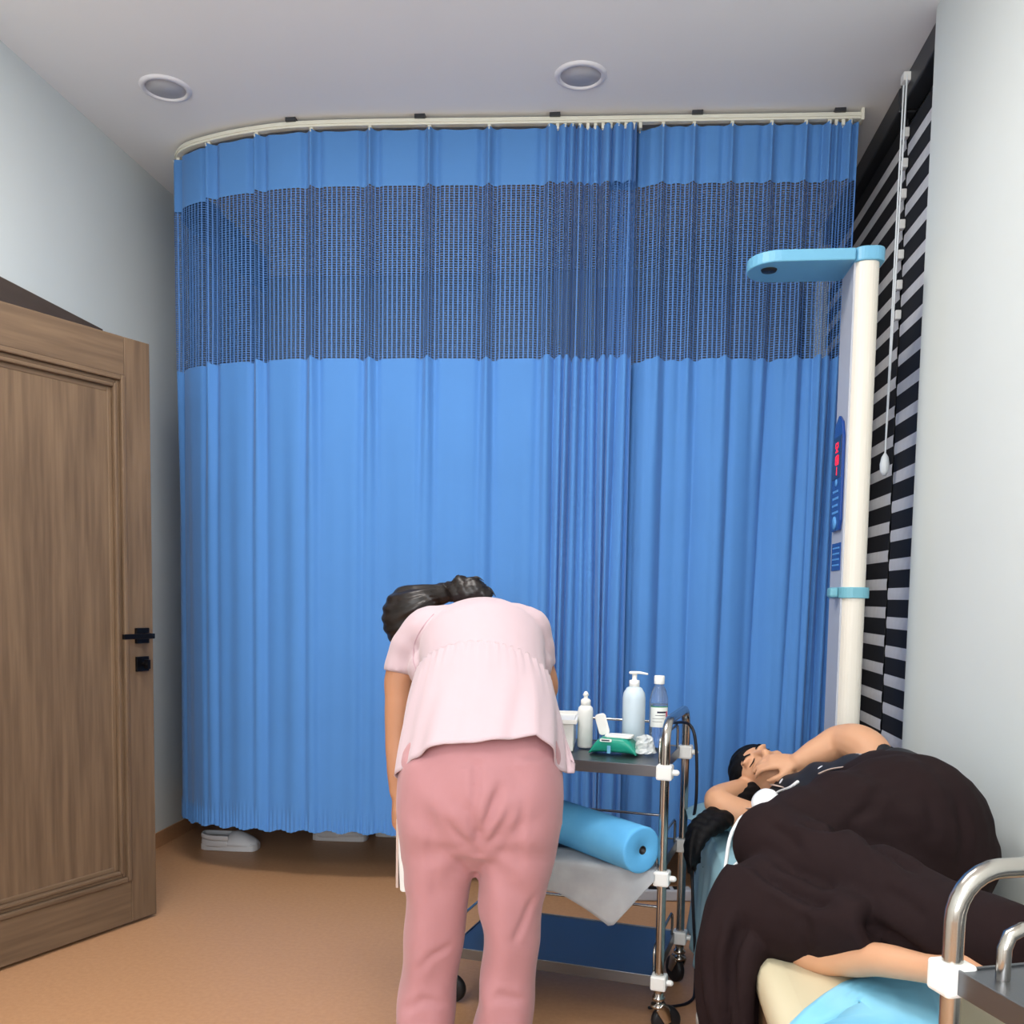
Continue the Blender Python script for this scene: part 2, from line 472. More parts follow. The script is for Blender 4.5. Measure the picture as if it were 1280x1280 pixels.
for k, (ins, pr, wd) in enumerate([(0, .006, .017), (.017, -.006, .014), (.031, .002, .013), (.044, -.010, .018)]):
    x0, x1, z0, z1 = ST + ins, DW - ST - ins, .16 + ins, DH - .13 - ins
    fv = MB().box((x0, -DT - pr, z0), (x0 + wd, pr, z1)).box((x1 - wd, -DT - pr, z0), (x1, pr, z1))
    fh = MB().box((x0 + wd, -DT - pr, z0), (x1 - wd, pr, z0 + wd)).box((x0 + wd, -DT - pr, z1 - wd), (x1 - wd, pr, z1))
    put('moulding', fv, 'wood', door, smooth=False, bevel=.004)
    put('moulding', fh, 'wood_h', door, smooth=False, bevel=.004)
HZ = 1.02
for sgn in (-1, 1):
    y0 = -DT if sgn < 0 else 0
    def yy(a): return y0 + sgn * a
    hx = DW - .052
    h = put('handle', MB().box((hx - .027, min(yy(0), yy(.012)), HZ - .027), (hx + .027, max(yy(0), yy(.012)), HZ + .027)), 'black_metal', door, smooth=False, bevel=.002)
    lv = MB().tube([(hx, yy(.01), HZ), (hx, yy(.05), HZ)], .010, n=12).box((hx - .115, min(yy(.045), yy(.058)), HZ - .009), (hx + .012, max(yy(.045), yy(.058)), HZ + .009))
    put('lever', lv, 'black_metal', h, smooth=False, bevel=.002)
    l = put('lock_plate', MB().box((hx - .026, min(yy(0), yy(.010)), HZ - .125), (hx + .026, max(yy(0), yy(.010)), HZ - .073)), 'black_metal', door, smooth=False, bevel=.002)
    put('thumb_turn', MB().tube([(hx, yy(.01), HZ - .099), (hx, yy(.03), HZ - .099)], .008).box((hx - .006, min(yy(.022), yy(.04)), HZ - .115), (hx + .006, max(yy(.022), yy(.04)), HZ - .083)), 'black_metal', l, smooth=False)
put('latch_plate', MB().box((DW, -.032, HZ - .13), (DW + .0015, -.010, HZ + .06)), 'steel', door, smooth=False)

# ceiling panel lamps behind the photographer (their light is set at the top)
for i, (x, y, sx, sy, pw) in enumerate(PANELS):
    t = root('ceiling_panel_lamp', (x, y, CEIL), ['square white ceiling panel lamp above the bending woman, just out of view', 'long white ceiling panel lamp over the photographer'][i], 'lamp', group='ceiling panel lamps')
    f_ = MB()
    for (a, b, c, d) in ((-sx/2-.02, sx/2+.02, -sy/2-.02, -sy/2), (-sx/2-.02, sx/2+.02, sy/2, sy/2+.02), (-sx/2-.02, -sx/2, -sy/2, sy/2), (sx/2, sx/2+.02, -sy/2, sy/2)):
        f_.box((x + a, y + c, CEIL - .02), (x + b, y + d, CEIL))
    put('frame', f_, 'white_pl', t, smooth=False)
    put('diffuser', MB().box((x - sx/2, y - sy/2, CEIL - .012), (x + sx/2, y + sy/2, CEIL)), 'emit', t, smooth=False)

# recessed downlights, switched off
for i, (px, py, lb) in enumerate([(207, 110, 'round recessed downlight above the wooden door, switched off'), (726, 94, 'round recessed downlight above the middle of the curtain, switched off')]):
    c = PZ(px, py, CEIL)
    t = root('downlight', c, lb, 'lamp', group='ceiling downlights')
    put('rim', MB().lathe([(.070, -.002), (.074, -.010), (.088, -.006), (.092, 0)], c, 36, cap=False), 'lamp_rim', t)
    put('lens', MB().lathe([(.001, -.003), (.07, -.003), (.071, 0)], c, 36, cap=False), 'lens', t)

# ------------------------------------------------------------------ curtain rail and curtains
RZ = 2.955
ctrl = [(.86, 3.757), (.5, 3.739), (0, 3.713), (-.5, 3.686), (-.94, 3.660), (-1.19, 3.651), (-1.36, 3.658), (-1.56, 3.697), (-1.735, 3.757), (-1.825, 3.815), (-1.875, 3.90), (-1.893, 4.05), (-1.897, 4.4), (-1.90, 5.0)]
def catmull(ps, n):
    out = []
    ps = [np.array(p, float) for p in ps]; m = len(ps)
    for i in range(m - 1):
        p0, p1, p2, p3 = ps[max(i-1,0)], ps[i], ps[i+1], ps[min(i+2,m-1)]
        for k in range(n):
            t = k / n
            out.append(.5*((2*p1)+(p2-p0)*t+(2*p0-5*p1+4*p2-p3)*t*t+(3*p1-p0-3*p2+p3)*t**3))
    out.append(ps[-1])
    return np.array(out)
path = catmull(ctrl, 30)
seg = np.r_[0, np.cumsum(np.hypot(*np.diff(path, axis=0).T))]
def path_at(s):
    return np.stack([np.interp(s, seg, path[:,0]), np.interp(s, seg, path[:,1])], -1)
def s_of_x(x): return float(np.interp(-x, -path[:300,0], seg[:300]))
def tan_at(s):
    d = path_at(s + .004) - path_at(s - .004)
    return d / np.linalg.norm(d, axis=-1, keepdims=True)
STOT = seg[-1]
t = root('curtain_rail', (0, 3.7, CEIL), 'cream ceiling curtain rail curving back at its door end', 'curtain rail')
def rail_tube(s0, s1, hw, z0, z1):
    s = np.linspace(s0, s1, 160); p = path_at(s); tg = tan_at(s); nn = np.stack([-tg[:,1], tg[:,0]], -1)
    a = p + nn * hw; b = p - nn * hw
    m = MB(); vs = []
    for i in range(len(s)):
        vs += [(a[i,0], a[i,1], z0), (b[i,0], b[i,1], z0), (b[i,0], b[i,1], z1), (a[i,0], a[i,1], z1)]
    fs = [(i*4+j, i*4+(j+1)%4, i*4+4+(j+1)%4, i*4+4+j) for i in range(len(s)-1) for j in range(4)]
    fs += [(3,2,1,0), tuple(len(vs)-4+j for j in range(4))]
    return m.add(vs, fs)
put('track', rail_tube(.02, STOT - .02, .012, RZ, CEIL - .012), 'rail', t, smooth=False)
put('track_lip', rail_tube(.02, STOT - .02, .016, RZ + .008, RZ + .014), 'rail', t, smooth=False)
put('end_cap', MB().box((.836, 3.735, RZ - .008), (.848, 3.778, CEIL)), 'rail', t, smooth=False, bevel=.002)
for x in (.76, .24, -.29, -.80, -1.30):
    p = path_at(s_of_x(x))
    put('bracket', MB().box((p[0] - .02, p[1] - .022, CEIL - .014), (p[0] + .02, p[1] + .022, CEIL)), 'rail_dark', t, smooth=False)

rng = np.random.default_rng(4)
XG0, XG1 = -.30, .02       # gathered end of the door-side curtain
sA0, sA1 = s_of_x(XG1 - .005), STOT - .05
sB0, sB1 = .03, s_of_x(XG1 - .10)
sG = s_of_x(XG0)
ZT, ZM, ZD = 2.945, 2.737, 2.088
HK = 0.228                   # hook spacing of the flat part
hooksA = [sG + .01 + HK * k for k in range(0, 12) if sG + .01 + HK * k < sA1]
hooksG = list(np.linspace(sA0 + .01, sG - .02, 11))
xsB = [.80, .775, .75, .725, .64, .515, .37, .23, .115, .03]
hooksB = [s_of_x(x) for x in xsB]
def fold_A(s, z):
    """offset towards the viewer of the door-side curtain, and shift along the rail"""
    dz = (ZT - z)
    d = np.zeros_like(s)
    flat = 1 / (1 + np.exp(-(s - sG - .012) / .008))
    low = np.clip((dz - .7) / .8, 0, 1)
    for h in hooksA:
        u = s - h
        wid = .009 + .016 * low
        d += flat * (.022 * np.exp(-(u / wid) ** 2) - .012 * np.exp(-((np.abs(u) - .028) / .014) ** 2)) * (1 - .55 * low)
        d += flat * low * .013 * np.exp(-((u - .06) / .05) ** 2)
    d += flat * .006 * np.sin((s - sG) * 2 * np.pi / HK * .5 + 1.1 + .5 * dz) * np.clip(dz / 1.6, .1, 1)
    d += flat * .0022 * np.sin((s - sG) * 2 * np.pi / .083 + 1.7 * np.sin(dz * .9)) * low
    # gathered folds: rounded uneven pleats with deep narrow valleys
    ph = (s - sA0) / (sG - sA0)
    warp = ph + .022 * np.sin(ph * 9.0 + 1.0) + .012 * np.sin(ph * 23)
    g = np.abs(np.cos(warp * np.pi * 9.0 + .25 * np.sin(dz * 1.1 + ph * 9)))
    amp = (.024 + .007 * np.sin(ph * 17 + 2))
    d += (1 - flat) * (amp * (2 * g ** .55 - 1) + .010 * np.sin(ph * 7.0 + 1))
    sh = (1 - flat) * .020 * np.sin(ph * 11) * dz / 2.8
    return d, sh
def fold_B(s, z):
    dz = (ZT - z)
    d = np.zeros_like(s)
    low = np.clip((dz - .6) / .7, 0, 1)
    for h, a in zip(hooksB, [1, 1, 1, 1, 1, 1, .9, 1, 1, .8]):
        u = s - h
        d += a * (.020 * np.exp(-(u / (.009 + .012 * low)) ** 2) - .010 * np.exp(-((np.abs(u) - .030) / .014) ** 2)) * (1 - .7 * low)
    x = .86 - s
    f1 = np.abs(np.cos((x * (1 + .03 * dz) + .02) * np.pi / .125 + .5 * np.sin(x * 7)))
    d += low * (.024 * np.sin(x * 2 * np.pi / .31 + .2 + .25 * dz) + .016 * (2 * f1 ** .7 - 1) * np.clip(.35 + x * 1.2, .3, 1))
    gf = 1 / (1 + np.exp((s - .15) / .015))
    d += gf * .020 * (2 * np.abs(np.cos((s - sB0) / .036 * np.pi)) ** .6 - 1)
    sh = .012 * dz * np.clip((x - .3) * 2, 0, 1)
    d = d - .055 / (1 + np.exp(-(s - (.86 - XG1) + .03) / .012))   # passes behind the gathered edge of the other curtain
    return d, sh
def curtain_part(fold, s0, s1, z0f, z1f, rows, step, uoff=0.0):
    n = int((s1 - s0) / step)
    s = np.linspace(s0, s1, n)
    b = path_at(s)
    tg = tan_at(s); nn = np.stack([-tg[:,1], tg[:,0]], -1)   # travelling to -x, left of it is -y
    P = []
    for k in range(rows):
        f = k / (rows - 1)
        z = z0f(s) * (1 - f) + z1f(s) * f
        d, sh = fold(s, z)
        q = b + nn * d[:, None] + tg * sh[:, None]
        P.append(np.c_[q, z])
    P = np.array(P)
    m = MB(); m.grid(P.tolist())
    me = m.mesh('c')
    L = np.r_[0, np.cumsum(np.linalg.norm(np.diff(P[0], axis=0), axis=1))] + uoff
    uv = me.uv_layers.new(name='UVMap')
    li = np.zeros(len(me.loops), int); me.loops.foreach_get('vertex_index', li)
    zz = P[:, :, 2].ravel()
    UV = np.c_[np.tile(L, rows)[li], zz[li]]
    uv.data.foreach_set('uv', UV.ravel())
    return me
const = lambda v: (lambda s: np.full_like(s, v))
def hem(fold, s):      # the drop line follows the folds a little
    d, _ = fold(s, np.full_like(s, .2)); return d
def topz(fold):        # little sag between the hooks
    hs = np.array(sorted(hooksA + hooksG)) if fold is fold_A else np.array(sorted(hooksB))
    def f(s):
        k = np.min(np.abs(s[:, None] - hs[None, :]), axis=1)
        return ZT - .006 * np.clip(k / .1, 0, 1) ** 1.5
    return f
def seamz(fold, z):
    def f(s):
        d, _ = fold(s, np.full_like(s, z)); return z + d * .35
    return f
def bottom(fold):
    def f(s):
        d, _ = fold(s, np.full_like(s, .2))
        x = np.interp(s, seg, path[:,0])
        return .212 - .022 * np.clip((-x - 1.2) / .65, 0, 1) + d * .3 + .006 * np.sin(s * 60)
    return f
def hemripple(fold):
    def g(s, z):
        d, sh = fold(s, z)
        k = np.clip((.285 - z) / .03, 0, 1)
        return d + k * .004 * np.sin(s * 2 * np.pi / .019 + 2 * np.sin(s * 13)), sh
    return g
for nm, fold, s0, s1, lab in (('privacy_curtain', fold_A, sA0, sA1, 'wide blue privacy curtain with net top, drawn from the door side to its gathered edge'),
                              ('privacy_curtain', fold_B, sB0, sB1, 'narrower blue privacy curtain with net top hanging beside the window blinds')):
    c0 = path_at((s0 + s1) / 2)
    t = root('privacy_curtain', (float(c0[0]), float(c0[1]), .13), lab, 'curtain', group='blue curtains on the ceiling rail')
    put('header_panel', curtain_part(fold, s0, s1, topz(fold), const(ZM), 14, .004), 'header', t)
    put('net_panel', curtain_part(fold, s0, s1, const(ZM), seamz(fold, ZD), 14, .004), 'net', t)
    put('drape', curtain_part(hemripple(fold), s0, s1, seamz(fold, ZD), bottom(fold), 60, .004), 'curtain', t)
    for h in (hooksA + hooksG if fold is fold_A else hooksB):
        p = path_at(h); q = tan_at(h); d, _ = fold(np.array([h]), np.array([ZT])); d = float(d[0])
        nx, ny = -q[1], q[0]
        hk = MB().box((p[0] - .006, p[1] - .008, RZ - .02), (p[0] + .006, p[1] + .008, RZ + .004))
        hk.tube([(p[0], p[1], RZ - .015), (p[0] + nx * d, p[1] + ny * d, ZT - .002), (p[0] + nx * d * .8, p[1] + ny * d * .8, ZT - .012)], .003, n=6, sub=2)
        put('hook', hk, 'rail', t, smooth=False)

# things dimly seen behind the curtain
t = root('wall_cabinet', (.35, YB - .2, 1.0), 'dim grey wall cabinet seen through the curtain net', 'cabinet')
put('body', MB().box((-.15, YB - .45, 1.0), (.85, YB - .002, 2.75)), 'grey_cab', t, smooth=False, bevel=.004)
put('door', MB().box((-.145, YB - .47, 1.02), (.345, YB - .45, 2.73)), 'grey_cab', t, smooth=False, bevel=.004)
put('door', MB().box((.355, YB - .47, 1.02), (.845, YB - .45, 2.73)), 'grey_cab', t, smooth=False, bevel=.004)

# white clogs under the curtain
def clog(c, ang, label, mirror=1):
    t = root('clog', c, label, 'shoe', rz=ang, group='white clogs under the curtain', local=True)
    m = MB(); L = .262
    rows = []
    # sole outline
    def outline(u):   # u 0 heel .. 1 toe -> half width
        return .034 + .016 * math.sin(min(1, u * 1.25) * math.pi * .55) if u < .9 else (.05 * math.sqrt(max(0, 1 - ((u - .9) / .1) ** 2)) * .98 + .001)
    so = MB(); pts = []
    us = [0, .02, .06, .15, .3, .5, .7, .82, .9, .94, .97, .99]
    left = [((u - .5) * L, outline(u) * (1 if u > .03 else .8)) for u in us]
    poly = left + [(x, -y) for x, y in left[::-1]]
    so.prism(poly, 2, 0, .030)
    put('sole', so, 'clog', t, smooth=False, bevel=.006)
    up = MB()
    prof = [(.46, .052, .046), (.52, .078, .048), (.62, .084, .050), (.74, .074, .051), (.86, .058, .047), (.95, .043, .032), (.99, .032, .012)]
    rings = []
    for u, h, wd in prof:
        rings.append([((u - .5) * L, math.cos(a) * wd, .024 + math.sin(a) * (h - .024)) for a in np.linspace(0, math.pi, 15)])
    up.grid(rings); put('upper', up, 'clog', t, solid=.005)
    st = MB()
    st.tube([((.5 - .5) * L, .048, .06), (-.08, .046, .062), (-.122, .028, .066), (-.130, 0, .068), (-.122, -.028, .066), (-.08, -.046, .062), (0, -.048, .06)], [(.004, .012)] * 7, n=8, up=(0,0,1))
    put('heel_strap', st, 'clog', t)
    put('side_wall', MB().tube([(-.005, .046, .034), (-.09, .040, .034), (-.125, .02, .036), (-.129, 0, .036), (-.125, -.02, .036), (-.09, -.040, .034), (-.005, -.046, .034)], [(.004, .016)] * 7, n=8, up=(0,0,1)), 'clog', t)
    put('insole', MB().prism([(x * .92, y * .88) for x, y in poly], 2, .030, .034), 'clog_dark', t, smooth=False)
clog(PZ(289, 1061, 0), R(4), 'white clog with heel strap, in full view under the curtain by the door')
clog(PZ(424, 1051, 0) + Vector((0, .03, 0)), R(6), 'white clog half hidden under the curtain hem, middle one of three')
clog(PZ(486, 1046, 0) + Vector((.06, .04, 0)), R(10), 'white clog mostly hidden behind the curtain and the bending woman')

# ------------------------------------------------------------------ blinds in the window recess
def blind(y0, y1, xb, zoff, label):
    t = root('zebra_blind', (xb, (y0 + y1) / 2, CEIL), label, 'blind', group='striped window blinds')
    put('headrail', MB().box((xb - .035, y0, CEIL - .085), (xb + .03, y1, CEIL)), 'rail_dark', t, smooth=False, bevel=.006)
    per = .1040; wb = .062
    z = CEIL - .085 - zoff
    k = 0
    bm_ = MB().box((xb - .002, y0 + .004, -wb), (xb + .002, y1 - .004, 0)).mesh('slat_b')
    wm_ = MB()
    n = 6
    rows = []
    for i in range(n + 1):
        f = i / n
        rows.append([(xb - .0015 * math.sin(math.pi * f) - .001, yq, -(per - wb) * f) for yq in (y0 + .002, y1 - .002)])
    wm_.grid(rows)
    wm = wm_.mesh('slat_w')
    for me, mt in ((bm_, 'slat_b'), (wm, 'slat_w')):
        me.transform(Matrix.Translation(-Vector((xb, (y0 + y1) / 2, 0)))); me.materials.append(M[mt])
    while z > .55:
        for me, dz in ((bm_, 0), (wm, -wb)):
            o = bpy.data.objects.new('slat', me); COL.objects.link(o); o.parent = t
            o.location = (0, 0, z + dz - CEIL)
        z -= per
    put('bottom_bar', MB().tube([(xb, y0 + .002, z), (xb, y1 - .002, z)], .016, n=12, cap='flat'), 'steel', t)
    return t
YS = 3.60
blind(WY0 + .02, YS - .008, XR + .055, .055, 'black and silver striped blind beside the white wall, nearer one')
blind(YS + .008, WY1 - .02, XR + .055, .020, 'black and silver striped blind running behind the curtain, farther one')
# pull cord of the blind
t = root('blind_cord', (XR + .0, YS, 1.6), 'white looped pull cord hanging with a teardrop weight before the blinds', 'cord')
xc = XR + .008
ptop = PX(1132, 98, xc); pb = PX(1106, 575, xc)
put('cord_loop', MB().tube([ptop + Vector((0, -.018, 0)), (ptop + pb) / 2 + Vector((0, -.012, 0)), pb], .0032, n=6, sub=3).tube([ptop + Vector((0, .018, 0)), (ptop + pb) / 2 + Vector((0, .012, 0)), pb], .0032, n=6, sub=3), 'cable_w', t)
put('weight', MB().lathe([(.003, .055), (.012, .04), (.017, .015), (.015, -.01), (.006, -.025)], pb - Vector((0, 0, .03)), 14), 'cable_w', t)
put('cord_bracket', MB().box((xc - .012, ptop.y - .020, ptop.z - .015), (xc + .03, ptop.y + .020, ptop.z + .015)), 'white_pl', t, smooth=False, bevel=.004)
for k in range(7):
    z = ptop.z - .14 - k * .1040
    put('clip', MB().box((XR + .03, YS - .035, z - .016), (XR + .05, YS - .006, z + .016)), 'white_pl', t, smooth=False, bevel=.003)

# ------------------------------------------------------------------ height scale
SX, SY = .680, 3.03
t = root('height_scale', (SX + .04, SY + .1, 0), 'ivory ultrasonic height and weight scale with a pale blue top arm', 'height scale')
def rrect(x0, x1, y0, y1, r, n=6, corners=(1, 1, 1, 1)):
    out = []
    for (cx, cy, a0, k) in ((x1 - r, y1 - r, 0, 0), (x0 + r, y1 - r, 90, 1), (x0 + r, y0 + r, 180, 2), (x1 - r, y0 + r, 270, 3)):
        if corners[k]:
            out += [(cx + r * math.cos(R(a0 + 90 * i / n)), cy + r * math.sin(R(a0 + 90 * i / n))) for i in range(n + 1)]
        else:
            out.append((cx + r * (1 if k in (0, 3) else -1), cy + r * (1 if k < 2 else -1)))
    return out
put('column', MB().prism(rrect(SX + .004, SX + .076, SY, SY + .20, .032), 2, .05, 2.205), 'stad', t, smooth=False, bevel=.001)
put('front_face', MB().box((SX, SY + .022, .06), (SX + .01, SY + .178, 2.205)), 'stad_grey', t, smooth=False)
put('column_cap', MB().prism(rrect(SX - .002, SX + .09, SY - .006, SY + .206, .034), 2, 2.205, 2.247), 'teal', t, smooth=False, bevel=.004)
arm = [(SX, SY), (SX, SY + .2)] + [(SX - .22 - .09 * math.sin(a), SY + .1 + .1 * math.cos(a)) for a in np.linspace(0, math.pi, 16)]
ar = put('sensor_arm', MB().prism(arm, 2, 2.207, 2.243), 'teal', t, smooth=False, bevel=.004)
put('sensor', MB().lathe([(.001, -.004), (.022, -.004), (.026, .004)], (SX - .245, SY + .075, 2.205), 20, cap=False), 'rubber', ar)
put('base_plate', MB().prism(rrect(SX - .30, SX + .10, SY - .04, SY + .24, .05), 2, 0.01, .06), 'stad', t, smooth=False, bevel=.006)
pan = [(SY + .045, 1.40), (SY + .155, 1.40), (SY + .165, 1.43), (SY + .165, 1.69), (SY + .14, 1.74), (SY + .1, 1.762), (SY + .06, 1.74), (SY + .035, 1.69), (SY + .035, 1.43)]
dp = put('display_panel', MB().prism(pan, 0, SX - .010, SX), 'disp', t, smooth=False, bevel=.003)
put('display_window', MB().box((SX - .0115, SY + .045, 1.565), (SX - .010, SY + .155, 1.695)), 'disp_dark', dp, smooth=False)
SEG = {'0': 'abcdef', '1': 'bc', '2': 'abged', '5': 'afgcd', '6': 'afgedc', '9': 'abcdfg', '8': 'abcdefg', '3': 'abgcd', '4': 'fgbc', '7': 'abc'}
def seven(txt, yc, zc, h, x):
    wd = h * .5; g = MB(); y = yc + (len(txt) * wd * 1.5) / 2 - wd * .25
    th = h * .1
    for ch in txt:      # text runs towards -y when read from -x
        for q in SEG.get(ch, ''):
            zt, zm, zb = zc + h / 2, zc, zc - h / 2
            a = {'a': (y - wd, y, zt - th, zt + th), 'g': (y - wd, y, zm - th, zm + th), 'd': (y - wd, y, zb - th, zb + th),
                 'f': (y - th, y + th, zm, zt), 'b': (y - wd - th, y - wd + th, zm, zt), 'e': (y - th, y + th, zb, zm), 'c': (y - wd - th, y - wd + th, zb, zm)}[q]
            g.box((x - .001, a[0], a[2]), (x, a[1], a[3]))
        y -= wd * 1.5
    return g
for txt, z in (('52', 1.662), ('158', 1.622), ('1', 1.588)):
    put('red_digits', seven(txt, SY + .1, z, .026, SX - .0115), 'led', dp, smooth=False)
for k in range(4):
    put('printed_line', MB().box((SX - .011, SY + .06 + .008 * (k % 2), 1.455 + k * .022), (SX - .010, SY + .14, 1.462 + k * .022)), 'disp_light', dp, smooth=False)
put('round_button', MB().lathe([(.022, 0), (.020, .004)], (SX - .010, SY + .1, 1.425), 20, axis=(-1, 0, 0)), 'disp_light', dp)
put('oval_badge', MB().lathe([(.012, 0), (.010, .002)], (SX - .010, SY + .1, 1.552), 20, axis=(-1, 0, 0)), 'disp_light', dp)
lb = put('lower_sticker', MB().box((SX - .002, SY + .04, 1.275), (SX, SY + .16, 1.362)), 'disp', t, smooth=False)
for k in range(4):
    put('printed_line', MB().box((SX - .003, SY + .055, 1.29 + k * .018), (SX - .002, SY + .145, 1.295 + k * .018)), 'disp_light', lb, smooth=False)
put('strap_band', MB().prism(rrect(SX - .004, SX + .087, SY - .006, SY + .206, .034), 2, 1.188, 1.222), 'teal_band', t, smooth=False, bevel=.002)
put('band_clip', MB().box((SX - .03, SY + .03, 1.19), (SX - .004, SY + .08, 1.22)), 'teal_band', t, smooth=False, bevel=.006)

# ------------------------------------------------------------------ steel trolleys
def trolley(loc, rz, W, D, label, rail_r=.004, rail_in=.02, rail_h=.07, zt=(.735, .449, .163)):
    t = root('instrument_trolley', loc, label, 'trolley', rz=rz, group='steel trolleys', local=True)
    hz = .852; rc = .062
    for x in (-W, 0):
        pts = [(x, 0, .115), (x, 0, hz - rc)]
        pts += [(x, rc - rc * math.cos(a), hz - rc + rc * math.sin(a)) for a in np.linspace(.2, math.pi / 2, 7)]
        pts += [(x, D - rc + rc * math.sin(a), hz - rc + rc * math.cos(a)) for a in np.linspace(0, math.pi / 2 - .2, 7)]
        pts += [(x, D, hz - rc), (x, D, .115)]
        put('side_frame', MB().tube(pts, .0125, n=16, smooth=False, up=(1, 0, 0)), 'steel', t)
    for z in zt:
        m = MB().box((-W + .016, -.006, z - .030), (-.016, D + .006, z - .002))
        # pan with a raised rim
        m.box((-W + .016, -.008, z - .030), (-.016, -.004, z + .001)).box((-W + .016, D + .004, z - .030), (-.016, D + .008, z + .001))
        m.box((-W + .014, -.008, z - .030), (-W + .018, D + .008, z + .001)).box((-.018, -.008, z - .030), (-.014, D + .008, z + .001))
        tr = put('tray', m, 'tray', t, smooth=False, bevel=.0012)
        i = rail_in; q = .022
        for (a, b) in (((-W + i + .03, D - i * .3), (-i - .03, D - i * .3)), ((-i, .03), (-i, D - .03)), ((-W + i, .03), (-W + i, D - .03))):
            va, vb = Vector((*a, z)), Vector((*b, z)); d = (vb - va).normalized(); up = Vector((0, 0, 1))
            g = [va, va + up * (rail_h - q), va + up * (rail_h - q * .3) + d * q * .3, va + up * rail_h + d * q, vb + up * rail_h - d * q, vb + up * (rail_h - q * .3) - d * q * .3, vb + up * (rail_h - q), vb]
            put('guard_rail', MB().tube(g, rail_r, n=10, smooth=False), 'steel', tr)
    for x in (-W, 0):
        for y in (0, D):
            for z in zt:
                sx = 1 if x < 0 else -1
                c = MB().box((x - .021, y - .021, z - .036), (x + .021, y + .021, z + .004))
                c.tube([(x - sx * .018, y, z - .016), (x - sx * .031, y, z - .016)], .008, n=10)
                put('corner_clamp', c, 'white_pl', t, smooth=False, bevel=.005)
            st = put('caster', MB().lathe([(.013, .118), (.013, .108), (.018, .106), (.018, .098), (.008, .096), (.008, .088), (.020, .086), (.022, .078)], (x, y, 0), 16), 'steel', t)
            a0 = .5 + x + y * 5
            dx, dy = math.cos(a0), math.sin(a0)
            wc = Vector((x + dx * .022, y + dy * .022, .040)); ax = Vector((-dy, dx, 0))
            fk = MB()
            for s in (-1, 1):
                o = ax * (.017 * s)
                fk.tube([Vector((x, y, .082)) + o, Vector((x + dx * .01, y + dy * .01, .07)) + o, wc + o], [(.004, .016), (.004, .018), (.004, .012)], n=8, up=(dx, dy, 0))
            put('fork', fk, 'steel', st)
            put('wheel', MB().lathe([(.012, -.012), (.034, -.012), (.040, -.007), (.040, .007), (.034, .012), (.012, .012)], wc, 24, axis=ax), 'rubber', st)
    return t
TA = R(-12.3)
T1 = Vector((.127, 2.507, 0)); TW, TD = .62, .362
trolley(T1, TA, TW, TD, 'three-shelf steel trolley holding bottles and a blue roll, beside the bending woman')
def tl(x, y, z=0):   # trolley place -> world
    return T1 + Matrix.Rotation(TA, 3, 'Z') @ Vector((x, y, 0)) + Vector((0, 0, z))
c2 = PZ(1190, 1212, .728); R2 = R(-70)
ex = Vector((math.cos(R2), math.sin(R2), 0))
trolley(Vector((c2.x, c2.y, 0)) + ex * .60, R2, .60, .40, 'steel trolley in the near corner by the bed, only its handle and tray corner showing', rail_r=.0085, rail_in=.05, rail_h=.058)

# ------------------------------------------------------------------ things on the trolley
ZTR = .7365
def spot(px, py, z=ZTR): return PZ(px, py, z)
# white squeeze bottle
c = spot(731, 934)
t = root('squeeze_bottle', c, 'slim white squeeze bottle with a nozzle cap, next to the white basket', 'bottle')
put('body', MB().lathe([(.020, 0), (.0225, .004), (.0225, .108), (.021, .118), (.017, .122), (.013, .126)], c, 28), 'white_pl', t)
put('cap', MB().lathe([(.0145, .124), (.0145, .140), (.010, .144), (.006, .146), (.006, .152), (.009, .155), (.007, .160), (.003, .166)], c, 20), 'white_pl', t)
# pump bottle
c = spot(791, 936)
t = root('pump_bottle', c, 'frosted pale blue pump bottle with a white pump, behind the green pack', 'bottle')
put('body', MB().lathe([(.030, 0), (.033, .004), (.033, .150), (.031, .165), (.022, .180), (.014, .184)], c, 32), 'bluegel', t)
pm = put('pump_head', MB().lathe([(.015, .183), (.015, .202), (.007, .204), (.007, .220), (.010, .221), (.010, .228)], c, 18), 'white_pl', t)
put('spout', MB().tube([c + Vector((-.012, 0, .224)), c + Vector((.012, -.004, .225)), c + Vector((.036, -.010, .222))], [(.008, .0045), (.006, .004), (.004, .003)], n=10), 'white_pl', pm)
# clear bottle with a label
c = spot(822, 934)
t = root('clear_bottle', c, 'clear plastic bottle with white cap and printed label, beside the trolley handle', 'bottle')
put('body', MB().lathe([(.022, 0), (.027, .005), (.0275, .03), (.026, .034), (.0275, .038), (.0275, .135), (.0265, .148), (.020, .172), (.012, .186), (.012, .191)], c, 28), 'clear', t)
put('liquid', MB().lathe([(.020, .003), (.0255, .007), (.0255, .125), (.0245, .130)], c, 28), 'clear', t)
put('cap', MB().lathe([(.0150, .189), (.0155, .191), (.0155, .211), (.014, .214)], c, 24), 'white_pl', t)
lab = MB(); lo = math.atan2(-c.y, -c.x)
def wrap(r, a0, a1, z0, z1, n=10):
    return MB().grid([[(c.x + r * math.cos(lo + a), c.y + r * math.sin(lo + a), c.z + z) for a in np.linspace(a0, a1, n)] for z in (z0, z1)])
lp = put('paper_label', wrap(.0281, -.95, 1.2, .063, .125, 16), 'label', t)
put('green_line', wrap(.0284, -.95, 1.2, .122, .125, 16), 'ink_g', lp)
put('label_print', wrap(.0284, -.15, .85, .105, .110), 'ink', lp)
put('label_print', wrap(.0284, -.35, .75, .0975, .099), 'ink', lp)
put('label_print', wrap(.0284, -.65, .6, .088, .089), 'ink', lp)
put('label_print', wrap(.0284, -.65, .4, .079, .080), 'ink', lp)
put('label_print', wrap(.0284, .85, 1.1, .080, .110), 'ink_r', lp)
